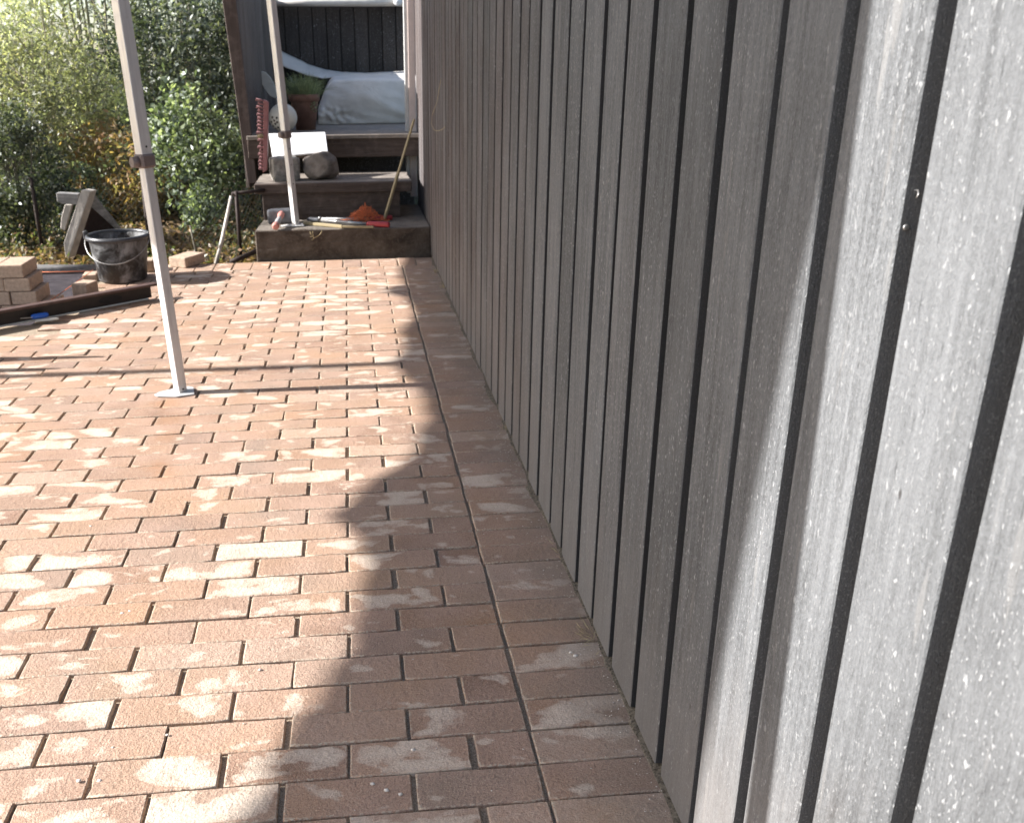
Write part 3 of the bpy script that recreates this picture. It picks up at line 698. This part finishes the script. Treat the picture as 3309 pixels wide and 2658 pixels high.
# ------------------------------------------------------------------ gazebo legs and canopy
gz = thing('pop_up_gazebo', (-2.4, 1.5, 0), 'aluminium framed garden gazebo with white canopy and square legs standing on the paving', 'gazebo')
def sq_tube(mb, a, b, side, ang, bev=.002):
    a, b = Vector(a), Vector(b); d = b-a; ax = d.normalized()
    # keep the section turned by ang about the leg
    x = Vector((math.cos(ang), math.sin(ang), 0)); y = ax.cross(x).normalized(); x = y.cross(ax)
    lo = [a+(x*sx+y*sy)*side/2 for sx, sy in ((-1, -1), (1, -1), (1, 1), (-1, 1))]; hi = [v+d for v in lo]
    return mb.prism(lo, hi, bev)
def leg(base, top, zc, side0, side1, plate_dir, foot_r=.07, holes=()):
    base, top = Vector(base), Vector(top); d = (top-base); f = lambda z: base+d*((z-base.z)/d.z); ang = math.radians(45)
    L = sq_tube(MB(), f(base.z+.004), f(zc+.02), side0, ang).build('leg', M['alu'], gz)
    sq_tube(MB(), f(zc-.005), top, side1, ang).build('upper_tube', M['alu'], L); L.children[-1].matrix_parent_inverse = L.matrix_world.inverted() if 0 else Matrix.Identity(4)
    U = L.children[-1]; U.matrix_parent_inverse = Matrix.Identity(4)
    cb = MB(); sq_tube(cb, f(zc-.022), f(zc+.022), side1*1.28, ang, .006); c = cb.build('clamp', M['clamp'], L); c.matrix_parent_inverse = Matrix.Identity(4)
    kn = MB(); q_ = f(zc-.002); dd = Vector((-.8, -.6, 0)); kn.tube([q_+dd*side1*.5, q_+dd*(side1*.5+.026)], [.019, .017], 14); c = kn.build('knob', M['clamp'], L); c.matrix_parent_inverse = Matrix.Identity(4)
    b = base; pd = Vector(plate_dir).normalized(); pn = Vector((-pd.y, pd.x, 0))
    out = [b+pd*.035+pn*.055, b+pd*.055+pn*.035, b+pd*.05-pn*.05, b-pd*.02-pn*.055, b-pd*.095-pn*.02, b-pd*.105+pn*.0, b-pd*.085+pn*.025, b-pd*.02+pn*.05]
    out = [b+(v-b)*.86 for v in out]
    fp = MB(); fp.prism([v+Vector((0, 0, .001)) for v in out], [v+Vector((0, 0, .006)) for v in out], .001); c = fp.build('foot_plate', M['white_foot'], L); c.matrix_parent_inverse = Matrix.Identity(4)
    for z in holes:
        hh = MB()
        q2 = f(z); n2 = Vector((math.cos(-ang), math.sin(-ang), 0)); q2 = q2+n2*(side0/2 if z < zc else side1/2)
        r_ = bmesh.ops.create_cone(hh.bm, cap_ends=True, segments=12, radius1=.0035, radius2=.0035, depth=.0012); mm = n2.to_track_quat('Z', 'Y').to_matrix().to_4x4(); mm.translation = q2; bmesh.ops.transform(hh.bm, matrix=mm, verts=r_['verts'])
        c = hh.build('bolt_hole', M['leveldark'], L); c.matrix_parent_inverse = Matrix.Identity(4)
    return L
ZTOP = 2.18
def extrap(base, px, y): 
    t = at_y(*px, y); b = Vector(base); d = t-b; return b+d*((ZTOP-b.z)/d.z)
B1 = Vector((-.903, 1.43, 0)); T1 = extrap(B1, (388, 0), 1.44)
leg(B1, T1, .80, .0335, .040, (1, .25, 0), holes=(.018, .845))
B2 = Vector((-.612, 3.86, ZS)); T2 = extrap(B2, (876, 0), 3.9)
leg(B2, T2, .70, .0335, .040, (1, .2, 0), holes=(.20, .42, .53, .62))
leg((-.92, -.860, 0), (-.92, -.775, ZTOP), .8, .0335, .038, (1, 0, 0))
leg((-3.95, 1.73, 0), (-3.95, 1.75, ZTOP+.1), .8, .0335, .038, (-1, 0, 0))
leg((-3.95, -.79, -.07), (-3.95, -.69, ZTOP+.1), .8, .0335, .038, (-1, 0, 0))
leg((-3.95, 4.2, -.07), (-3.95, 4.2, ZTOP+.1), .8, .0335, .038, (-1, 0, 0))
# canopy cloth: sloping roof with unseen valance, hem shaped to cast the floor shadow edge
tanE = math.tan(EL); XC = -3.95
EDGE = [(.03, 3.9), (.03, 3.6), (-.02, 3.40), (-.025, 3.18), (-.02, 2.99), (-.10, 2.954), (-.112, 2.829), (-.033, 2.724), (-.017, 2.568), (-.003, 2.422), (-.029, 2.29), (-.092, 2.109), (-.075, 2.009), (-.085, 1.845), (-.111, 1.762), (-.16, 1.693), (-.124, 1.617), (-.105, 1.509), (-.064, 1.418), (-.062, 1.35), (-.053, 1.255), (-.064, 1.173), (-.047, 1.092), (-.087, 1.009), (-.102, .928), (-.108, .84), (-.150, .765), (-.175, .715), (-.25, .636), (-.284, .575), (-.318, .492), (-.365, .44), (-.326, .389), (-.288, .312), (-.295, .257), (-.263, .193), (-.287, .121), (-.297, .057), (-.301, -.009), (-.313, -.075), (-.305, -.125), (-.352, -.194), (-.37, -.252), (-.382, -.291), (-.414, -.327), (-.422, -.363), (-.451, -.43), (-.458, -.462), (-.44, -.481), (-.471, -.522), (-.493, -.559), (-.52, -.66)]
def canopy():
    bm = bmesh.new(); rows = []
    for (c, y) in EDGE:
        # cross-section from the valance hem up the roof, over the ridge, to the right-hand valance
        hem = (c-XC)*tanE; ys = y+.018*(-(XC)+0)*0
        sec = [(XC, hem), (XC, max(hem+.05, 2.40)), (-3.2, 2.62), (-2.4, 2.86), (-1.7, 2.60), (-.95, 2.34), (-.93, 2.12)]
        rows.append((y, sec))
    def near_y(x, h):     # slanting near edge, shaped to cast the shadow boundary on the wall
        c = x+h/tanE; return -.648-.085*max(0, c-.19)
    col = []
    for y, sec in rows:
        cc = []
        for (x, h) in sec:
            yy = y if y > -.6 else near_y(x, h)
            cc.append(bm.verts.new((x, yy-.018*(x+.3)*0+(.0), h)))
        col.append(cc)
    far = [bm.verts.new((x, 4.22, h)) for x, h in [(XC, 2.3)]+rows[0][1][1:]]
    col.insert(0, far)
    for i in range(len(col)-1):
        for j in range(len(col[0])-1): bm.faces.new((col[i][j], col[i][j+1], col[i+1][j+1], col[i+1][j]))
    # shift along y for the sun's slight slant
    for v in bm.verts: v.co.y += .018/math.cos(EL)*((.0)-v.co.x)*1.0*.9
    me = bpy.data.meshes.new('canopy'); bm.to_mesh(me); bm.free(); o = link('canopy', me, M['canvas'], gz); s = o.modifiers.new('t', 'SOLIDIFY'); s.thickness = .003
canopy()
for (a, b) in (((-3.93, -.725, 2.42), (-3.93, 4.2, 2.42)), ((-.94, -.79, 2.16), T1), (T1, T2), ((-3.95, 1.735, 2.28), (-2.4, 1.7, 2.82)), ((-2.4, 1.7, 2.82), T1)):
    MB().tube([Vector(a), Vector(b)], .011, 8).build('truss_bar', M['alu'], gz)

# ------------------------------------------------------------------ bucket
bx, by = -1.515, 3.37
bk = thing('black_bucket', (bx, by, 0), 'dusty black plastic bucket with wire handle on the far left of the paving', 'bucket')
bc_ = at_z(*c3(965, 700), 0)
bx, by = -1.52, 3.30; bk.location = (bx, by, 0)
MB().lathe([(0, .004), (.118, .004), (.124, .010), (.138, .12), (.150, .225), (.152, .232), (.148, .232), (.134, .12), (.120, .014), (0, .014)], (bx, by, 0), 64).build('body', M['bucket'], bk)
MB().lathe([(.150, .228), (.163, .226), (.166, .238), (.160, .248), (.150, .248), (.147, .238), (.150, .228)], (bx, by, 0), 64).build('rim', M['bucket_rim'], bk)
hp = []
for i in range(25):
    t = math.pi*i/24; x = bx-.168*math.cos(t); dr = math.sin(t); hp.append((x, by-.175*dr*.97, .232-.115*dr))
MB().tube(hp, .0028, 8).build('wire_handle', M['steel'], bk)
MB().box((bx-.166, by, .245), (.02, .03, .045), None, .005).build('lug', M['bucket_rim'], bk); MB().box((bx+.166, by, .238), (.02, .03, .035), None, .005).build('lug', M['bucket_rim'], bk)

# ------------------------------------------------------------------ loose pavers
def paver(name, c, d, a, label, group='loose pavers'):
    mb = MB(); mb.box((0, 0, d[2]/2), d, None, .006, 2)
    o = mb.build(name, M['pavstack']); o.location = c; o.rotation_euler = (0, 0, a); return tag(o, label, 'paver', group)
PG = 'loose pavers beside the bucket'
q = at_z(*c3(660, 893), -.004); paver('paver', (q.x+.005, q.y+.05, -.001), (.085, .10, .065), -.35, 'single sandy paver standing alone between the bucket and the dark bar', PG)
q = at_z(*c3(1455, 652), 0); paver('paver', (q.x+.02, q.y+.075, 0), (.115, .18, .058), -.50, 'sandy paver lying behind the near gazebo leg, right of the bucket', PG)
q = at_z(*c3(1195, 680), 0); paver('paver', (q.x-.005, q.y+.03, 0), (.06, .10, .062), .1, 'small sandy paver half hidden between the bucket and the near gazebo leg', PG)
q = at_z(*c3(735, 760), 0); paver('paver', (q.x-.02, q.y+.06, -.02), (.07, .10, .05), .1, 'small mossy paver tucked behind the left side of the bucket', PG)
# stack at the left edge: four courses, each ending a little further right
front = at_z(*c3(330, 940), 0)
PW = .118; courses = ['bottom', 'second', 'third', 'top']
ang = math.atan2(.12, 1)
xr = [-1.735, -1.80, -1.822, -1.842]; nm = ['rightmost', 'second from right', 'third from right', 'fourth from right', 'fifth from right']
for k in range(4):
    z = -.055+k*.0655
    for i in range(5):
        x = xr[k]-.06-(i+ (0.0 if k % 2 else .0))*(PW+.003)-(0 if i == 0 else 0); x += (.0 if k != 1 else 0)
        o = paver('paver', (x+.5*0, 2.86+random.gauss(0, .003)-(x+1.8)*.0, z), (PW, .205, .063), random.gauss(0, .012), f'{nm[i]} sandy paver in the {courses[k]} course of the stack at the left edge', 'pavers stacked at the left edge')
        if i == 0: o.location.x += [0, .03, .0, .035][k]*0
# an unseen low stack, added to cast shadows in from the left
for k in range(2):
    for i in range(4):
        paver('paver', (-2.12-i*.122, 1.93+k*.0, 0+k*.066), (PW, .205, .063), random.gauss(0, .02), f'{nm[i]} paver in the {courses[k]} course of the unseen low stack added outside the left edge for its shadow', 'pavers of the added unseen stack')

# ------------------------------------------------------------------ dark bar with hand hole, knife
lv = thing('long_bar', (-1.75, 2.45, 0), 'long dark brown straight edge bar with hand hole lying beside the paver stack', 'straight edge')
pa = Vector((-2.55, 1.84, 0)); pb = Vector((-1.25, 2.845, 0)); dv = (pb-pa).normalized(); nv = Vector((-dv.y, dv.x, 0))
Hh = .073; off = .018
def barpiece(z0, z1, w0, w1, name, mt, end=0.0):
    a = pa; b = pb-dv*end
    lo = [a+nv*w0, b+nv*w0, b+nv*w1, a+nv*w1]
    return MB().prism([v+Vector((0, 0, z0)) for v in lo], [v+Vector((0, 0, z1)) for v in lo], .002).build(name, mt, lv)
barpiece(.003, .010, -.004, .030, 'bottom_flange', M['offwhite'], .05)
barpiece(.010, .066, .004, .022, 'web', M['leveldark'], .03)
barpiece(.066, .078, -.010, .034, 'top_flange', M['levelbar'])
q = pb-dv*.24; mm = Matrix.Rotation(math.atan2(dv.y, dv.x), 3, 'Z')
oh = MB(); oh.sphere(q+nv*.004+Vector((0, 0, .038)), 1, 3, (.06, .0022, .017), rot=mm); oh.build('hand_hole', M['backboard'], lv)
kn = thing('blue_knife', (-1.80, 2.33, .02), 'small knife with bright blue handle resting against the dark bar', 'knife')
k0 = at_z(*c3(248, 1050), .03); k1 = at_z(*c3(385, 1030), .03)
MB().tube([k0, k0.lerp(k1, .15), k0.lerp(k1, .85), k1], [.008, .0125, .0125, .010], 14).build('handle', M['blue'], kn); MB().box(k0.lerp(k1, -.25), (.05, .012, .003), rotz(.2), .0005).build('blade', M['steel'], kn)
q0 = at_z(*c3(290, 1085), .008); q1 = at_z(*c3(475, 1070), .008)
fs = MB(); pp = [q0+Vector((0, -.012, 0)), q1.lerp(q0, .3)+Vector((0, -.014, 0)), q1+Vector((0, -.002, 0)), q1.lerp(q0, .3)+Vector((0, .012, 0)), q0+Vector((0, .012, 0))]
tag(fs.prism(pp, [v+Vector((0, 0, .010)) for v in pp], .002).build('pale_scraper', M['offwhite']), 'pale flat pointed scraper on the paving in front of the blue knife', 'scraper')

for k, (x, y, h) in enumerate(((-1.99, 1.915, .42), (-2.02, 1.775, .36))):  # unseen stakes added to throw two pointed shadows across the paving
    pg = MB(); pg.prism([(x-.02, y-.05, 0), (x+.02, y-.05, 0), (x+.02, y+.05, 0), (x-.02, y+.05, 0)], [(x-.012, y-.008, h), (x+.012, y-.008, h), (x+.012, y+.008, h), (x-.012, y+.008, h)], .002)
    tag(pg.build('shadow_stake', M['wood_grey']), ('taller', 'shorter')[k]+' unseen grey tapered wooden stake added outside the left edge for its shadow', 'stake', 'added shadow-casting stakes')
# orange guide strings
for nme, pts, lab in (('guide_string', [(315, 690), (520, 688), (740, 680)], 'thin orange guide string stretched behind the stack to the bucket'), ('guide_string', [(745, 672), (640, 750), (520, 835), (410, 912)], 'thin orange guide string slanting down to the stack past the single paver')):
    tag(MB().tube([at_z(*c3(*p), .03) for p in pts], .0016, 6).build(nme, M['orange']), lab, 'string', 'orange guide strings')
tag(MB().tube([(-2.6, 3.66, -.02), (-2.1, 3.64, -.005), (-1.68, 3.62, -.01)], [.035, .03, .028], 10).build('kerb_log', M['fur_grey']), 'pale weathered log edging the dark fabric behind the paver stack', 'log')
tag(MB().tube([at_z(*c3(1840, 612), .0), at_z(*c3(1930, 575), .02), at_z(*c3(2050, 520), .03), (-.78, 4.2, .02)], .014, 10).build('black_pipe', M['steel_dark']), 'dark pipe poking out beside the left foot of the concrete step', 'pipe')

# ------------------------------------------------------------------ fence + leaning frame
fe = thing('wire_fence', (-1.25, 4.05, -.06), 'low wire mesh fence on dark posts between the bucket and the concrete step', 'fence')
for nme, a, b in (('post', (-.972, 4.00, -.08), (-.962, 3.97, .37)), ('post', (-1.56, 4.20, -.08), (-1.553, 4.2, .42)), ('post', (-2.3, 4.45, -.08), (-2.3, 4.45, .42))):
    MB().tube([a, b], .0125, 10).build(nme, M['steel_dark'], fe)
MB().tube([(-.99, 3.97, .355), (-.80, 4.05, .362)], .011, 8).build('top_rail', M['steel_dark'], fe)
wm = MB()
def mesh_span(p0, p1, z0, z1, step=.05):
    p0, p1 = Vector(p0), Vector(p1); L = (p1-p0).length; d = (p1-p0)/L; H_ = z1-z0; n_ = int((L+H_)/step)
    for k in range(-int(H_/step)-1, n_):
        for sg_ in (1, -1):
            s0_ = k*step; a = (s0_, 0) ; b = (s0_+H_, H_)
            if sg_ < 0: a = (s0_, H_); b = (s0_+H_, 0)
            def cl(a, b):
                (x0, z0_), (x1, z1_) = a, b; t0, t1 = 0, 1
                if x0 < 0: t0 = (0-x0)/(x1-x0)
                if x1 > L: t1 = (L-x0)/(x1-x0)
                return None if t0 >= t1 else ((x0+(x1-x0)*t0, z0_+(z1_-z0_)*t0), (x0+(x1-x0)*t1, z0_+(z1_-z0_)*t1))
            r = cl(a, b)
            if r: wm.tube([p0+d*r[0][0]+Vector((0, .002*sg_, z0+r[0][1])), p0+d*r[1][0]+Vector((0, .002*sg_, z0+r[1][1]))], .0009, 3, False)
mesh_span((-.96, 4.0, 0), (-.80, 4.3, 0), -.07, .35, .045); mesh_span((-1.555, 4.2, 0), (-.97, 4.0, 0), -.07, .35, .045); mesh_span((-2.3, 4.45, 0), (-1.555, 4.2, 0), -.07, .36, .045)
wm.build('wire_mesh', M['wire'], fe)
stk = MB(); stk.tube([(-1.092, 3.75, -.03), (-1.05, 3.83, .11), (-.99, 3.94, .345)], [.0115, .012, .010], 7); tag(stk.build('leaning_stake', M['wood_pale_v']), 'thin pale stake leaning against the dark fence post left of the steps', 'stake')
tag(MB().tube([(-1.19, 3.78, -.04), (-1.215, 3.8, .11), (-1.225, 3.8, .20)], [.007, .006, .005], 6).build('garden_cane', M['bark']), 'short dark cane standing in the leaf litter left of the pale stake', 'cane')

lf = thing('timber_trestle', (-1.95, 4.2, -.06), 'leaning weathered timber frame with brown mesh panel behind the bucket', 'trestle')
cz = lambda x, y, yy: at_y(150+x/5.413, 580+y/5.413, yy)
# front pale upright, pointed foot
A_ = [cz(610, 180, 4.16), cz(765, 205, 4.16), cz(385, 1380, 4.05), cz(330, 1360, 4.05), cz(300, 1110, 4.07)]
MB().prism(A_, [v+Vector((.028, .055, 0)) for v in A_], .003).build('pale_upright', M['wood_pale_v'], lf)
R1 = [cz(165, 235, 4.2), cz(290, 240, 4.2), cz(560, 255, 4.2), cz(545, 440, 4.2), cz(280, 430, 4.2), cz(190, 390, 4.2)]
MB().prism(R1, [v+Vector((0, .06, 0)) for v in R1], .003).build('cross_rail', M['fur_grey'], lf)
R2 = [cz(320, 440, 4.28), cz(450, 440, 4.28), cz(320, 900, 4.28), cz(245, 860, 4.28), cz(255, 680, 4.28)]
MB().prism(R2, [v+Vector((0, .04, 0)) for v in R2], .003).build('rear_upright', M['wood_pale_v'], lf)
R3 = [cz(775, 240, 4.25), cz(830, 270, 4.25), cz(1300, 860, 4.30), cz(1200, 860, 4.30), cz(775, 470, 4.25)]
MB().prism(R3, [v+Vector((0, .02, 0)) for v in R3], .002).build('sloping_brace', M['fur_grey'], lf)
R4 = [cz(770, 480, 4.29), cz(1220, 880, 4.33), cz(1000, 1500, 4.30), cz(400, 1520, 4.25), cz(500, 1150, 4.26)]
MB().prism(R4, [v+Vector((0, .012, 0)) for v in R4], .001).build('mesh_panel_back', M['rust_mesh'], lf)
wm = MB()
for k in range(26):
    t = k/25; a = cz(770+ (1220-770)*t, 480+400*t, 4.27); b = cz(400+600*t, 1520-20*t, 4.23); wm.tube([a, b], .0022, 5)
for k in range(30):
    t = k/29; a = cz(770-370*t, 480+1040*t, 4.268); b = cz(1220-220*t, 880+620*t, 4.31); wm.tube([a, b], .0022, 5)
wm.build('mesh_panel', M['steel_dark'], lf)

# ------------------------------------------------------------------ plants
def G(*c): return c
LEAFS = {
 'pale': mat_leaf('pale_willow_leaf', [(0, (0.302, 0.314, 0.268)), (.3, (0.469, 0.475, 0.409)), (.6, (0.632, 0.625, 0.537)), (.85, (0.713, 0.713, 0.635)), (1, (0.436, 0.398, 0.348))], .5),
 'dark': mat_leaf('dark_evergreen_leaf', [(0, (0.041, 0.053, 0.041)), (.4, (0.079, 0.095, 0.071)), (.8, (0.144, 0.164, 0.123)), (1, (0.258, 0.267, 0.217))], .3, .4, .45),
 'mid': mat_leaf('olive_shrub_leaf', [(0, (0.115, 0.122, 0.093)), (.4, (0.208, 0.220, 0.163)), (.75, (0.339, 0.339, 0.248)), (1, (0.447, 0.405, 0.315))], .4),
 'bright': mat_leaf('fresh_green_leaf', [(0, (0.043, 0.058, 0.043)), (.4, (0.103, 0.136, 0.099)), (.7, (0.204, 0.246, 0.167)), (.9, (0.354, 0.404, 0.256)), (1, (0.460, 0.518, 0.460))], .35, .4, .45),
 'autumn': mat_leaf('autumn_leaf', [(0, (.14, .13, .08)), (.35, (.27, .22, .13)), (.6, (.36, .24, .13)), (.8, (.34, .19, .11)), (1, (.46, .38, .25))], .4),
 'grey': mat_leaf('grey_green_leaf', [(0, (0.137, 0.145, 0.133)), (.5, (0.233, 0.241, 0.217)), (1, (0.431, 0.438, 0.398))], .35, .35, .6)}
def shrub(name, c, rad, h, n, ln, wd, kind, label, cat, stems=9, stem_r=.012, clumps=60, spread=.16, droop=.15, gaps=0.0, stem_mat='bark', zmin=.0, thin=1.0):
    c = Vector(c); o = thing(name, c, label, cat, None)
    tips = []; mb = MB()
    for k in range(stems):
        a = random.uniform(0, 6.28); r = random.uniform(.05, .5); b = c+Vector((math.cos(a)*rad[0]*r*.4, math.sin(a)*rad[1]*r*.4, 0)); hh = h*random.uniform(.7, 1.0)
        t = c+Vector((math.cos(a)*rad[0]*r*1.4, math.sin(a)*rad[1]*r*1.4, hh)); mid = b.lerp(t, .5)+Vector((random.gauss(0, .06), random.gauss(0, .06), 0))*rad[0]
        pts = []
        for i in range(9):
            s = i/8; p = b*(1-s)**2+mid*2*s*(1-s)+t*s*s; pts.append(p+Vector((random.gauss(0, .008), random.gauss(0, .008), 0)))
        mb.tube(pts, [stem_r*(1-.75*i/8) for i in range(9)], 6)
        for m_ in range(6):
            s = random.uniform(.25, .95); i = int(s*8); p = pts[i]; q = p+Vector((random.gauss(0, rad[0]*.4), random.gauss(0, rad[1]*.4), random.uniform(.1, .35)*h*.6)); mb.tube([p, p.lerp(q, .5)+Vector((0, 0, .02)), q], [stem_r*.45, stem_r*.3, stem_r*.15], 5)
    mb.build('stems', M[stem_mat], o)
    cl = []
    while len(cl) < clumps:
        p = rng.normal(size=3); p /= np.linalg.norm(p); p *= rng.uniform(.25, 1)**.4
        z = (p[2]*.5+.5)*h
        if z < zmin: continue
        w_ = 1.0 if z > h*.3 else .75
        cl.append((c.x+p[0]*rad[0]*w_, c.y+p[1]*rad[1]*w_, c.z+z))
    cl = np.array(cl); idx = rng.integers(0, len(cl), n); sz = rng.uniform(.5, 1.2, len(cl))[idx][:, None]
    pos = cl[idx]+rng.normal(size=(n, 3))*np.array([spread*rad[0], spread*rad[1], spread*h*.4])*sz
    pos[:, 2] = np.maximum(pos[:, 2], c.z+.01)
    if thin < 1:
        hole = np.array([mnoise.noise(Vector((a*6, b*1.2, z*5))) for a, b, z in pos]); up = np.clip((pos[:, 2]-.9)/.5, 0, 1)
        pos = pos[(rng.uniform(0, 1, len(pos)) > up*(1-thin)) & (hole > -.6+up*.42)]
    quads('foliage', leaf_polys(pos, ln, wd, droop), LEAFS[kind], o)
    return o
gz0 = -.07
# far rank, sky showing through its upper part
shrub('feathery_tree', (-3.55, 7.0, .08), (1.0, .8), 3.3, 14000, .11, .020, 'pale', 'tall feathery pale yellow green tree at the upper left', 'tree', 9, .018, 110, .13, .5, stem_mat='stem', thin=.6)
shrub('olive_tree', (-2.65, 7.6, .12), (.8, .7), 3.2, 8500, .085, .022, 'pale', 'tall thin olive green tree between the pale tree and the near gazebo leg', 'tree', 9, .018, 90, .13, .3, stem_mat='stem', thin=.6)
shrub('evergreen_tree', (-1.75, 7.8, .12), (.8, .7), 3.4, 10500, .065, .026, 'dark', 'dark evergreen tree with sky showing through behind the right of the near leg', 'tree', 9, .02, 110, .13, .2, thin=.6)
shrub('grey_green_tree', (-1.05, 8.6, .12), (.8, .7), 3.4, 7000, .065, .022, 'grey', 'grey green tree behind the shelter corner post', 'tree', 8, .02, 90, .13, .2, thin=.6)
shrub('shadowy_tree', (-4.9, 8.2, .12), (1.1, .8), 3.2, 12000, .07, .02, 'grey', 'shadowy dark tree at the far left edge', 'tree', 8, .02, 90, .13, .2, thin=.6)
shrub('distant_tree', (-3.0, 10.5, .3), (1.9, .8), 1.9, 14000, .075, .022, 'grey', 'wide distant grey green tree rising behind all the other trees', 'tree', 10, .03, 150, .11, .2, thin=.6)
# middle rank
shrub('tangled_shrub', (-2.75, 5.9, 0), (.65, .45), 1.55, 12000, .05, .016, 'mid', 'tangled olive shrub with pale bare stems behind the leaning frame', 'shrub', 12, .010, 90, .16, .2, stem_mat='stem')
shrub('yellowing_shrub', (-2.0, 5.7, -.02), (.5, .4), .72, 5200, .05, .02, 'autumn', 'yellowing autumn shrub just left of the near gazebo leg clamp', 'shrub', 9, .007, 60, .16, .2, stem_mat='stem')
shrub('leafy_shrub', (-1.38, 5.15, -.05), (.36, .32), 1.02, 4600, .048, .027, 'bright', 'glossy bright green leafy shrub beside the brown shelter post', 'shrub', 8, .007, 70, .17, .1)
shrub('hedge_shrub', (-1.6, 6.3, 0), (.65, .4), 1.75, 11000, .05, .022, 'dark', 'dull dark green shrub rising behind the glossy green shrub', 'shrub', 9, .009, 80, .16, .15, stem_mat='stem')
shrub('dark_shrub', (-2.55, 4.72, gz0), (.33, .30), .98, 9000, .032, .020, 'dark', 'dark green shrub at the left edge above the paver stack', 'shrub', 8, .007, 70, .17, .1)
shrub('low_green_shrub', (-2.22, 4.85, gz0), (.24, .2), .55, 3500, .032, .020, 'bright', 'small green shrub between the dark shrub and the leaning frame', 'shrub', 6, .005, 35, .2, .1)
shrub('far_left_shrub', (-3.6, 5.9, gz0), (.5, .4), 1.3, 9000, .04, .02, 'dark', 'dark shrub beyond the left edge of the picture', 'shrub', 8, .008, 70, .17, .1)
shrub('bronze_shrub', (-1.05, 6.2, 0), (.5, .4), 1.2, 7000, .045, .02, 'dark', 'dark leafy shrub hidden behind the shelter side wall', 'shrub', 8, .008, 60, .17, .1)

# fallen leaves and ground cover beyond the fence
n = 9000; x = rng.uniform(-3.4, -.86, n); y = 3.72+rng.uniform(0, 1, n)**1.2*2.6; x = np.where(y < 3.85, np.minimum(x, -.9), x)
z = -.07+rng.uniform(0, .02, n)+np.maximum(0, y-5.2)*.10
keep = ~((x > -1.7) & (y < 3.74)); C = np.stack([x, y, z], 1)[keep]
tag(quads('leaf_litter', leaf_polys(C, .05, .026, 0, .75), mat_leaf('dead_leaf', [(0, (.10, .07, .045)), (.4, (.20, .135, .08)), (.7, (.32, .20, .11)), (1, (.40, .30, .18))], .25)), kind='stuff')
n = 6500; x = rng.uniform(-3.4, -.9, n); y = 3.9+rng.uniform(0, 1, n)*2.2; cl_ = np.array([mnoise.noise(Vector((a*2.2, b*2.2, 0))) for a, b in zip(x, y)]); k = cl_ > -.05
x, y, cl_ = x[k], y[k], cl_[k]; z = -.07+np.maximum(0, y-5.2)*.1+rng.uniform(0, 1, len(x))*(.05+.28*np.maximum(0, cl_+.05))
tag(quads('ground_cover', leaf_polys(np.stack([x, y, z], 1), .045, .018, -.1), mat_leaf('ground_cover_leaf', [(0, (.07, .09, .045)), (.4, (.12, .135, .07)), (.7, (.21, .17, .10)), (1, (.26, .15, .09))])), kind='stuff')
# wisps of dry grass at the foot of the wall
wi = []
for (u, v, k_) in ((1905, 2055, 34), (1655, 1392, 10), (1800, 1790, 10), (1480, 930, 30), (1450, 880, 30)):
    p_ = at_z(u, v, 0); c_ = np.array([[min(p_.x, .18), p_.y, .002]])+rng.normal(0, 1, (k_, 3))*np.array([.006, .02, .0]); dd_ = np.tile(np.array([[-.5, -.2, .5]]), (k_, 1))
    wi.append(leaf_polys(c_, .028, .0016, 0, 0, dd_))
tag(quads('dry_grass', np.concatenate(wi), M['straw']), kind='stuff')
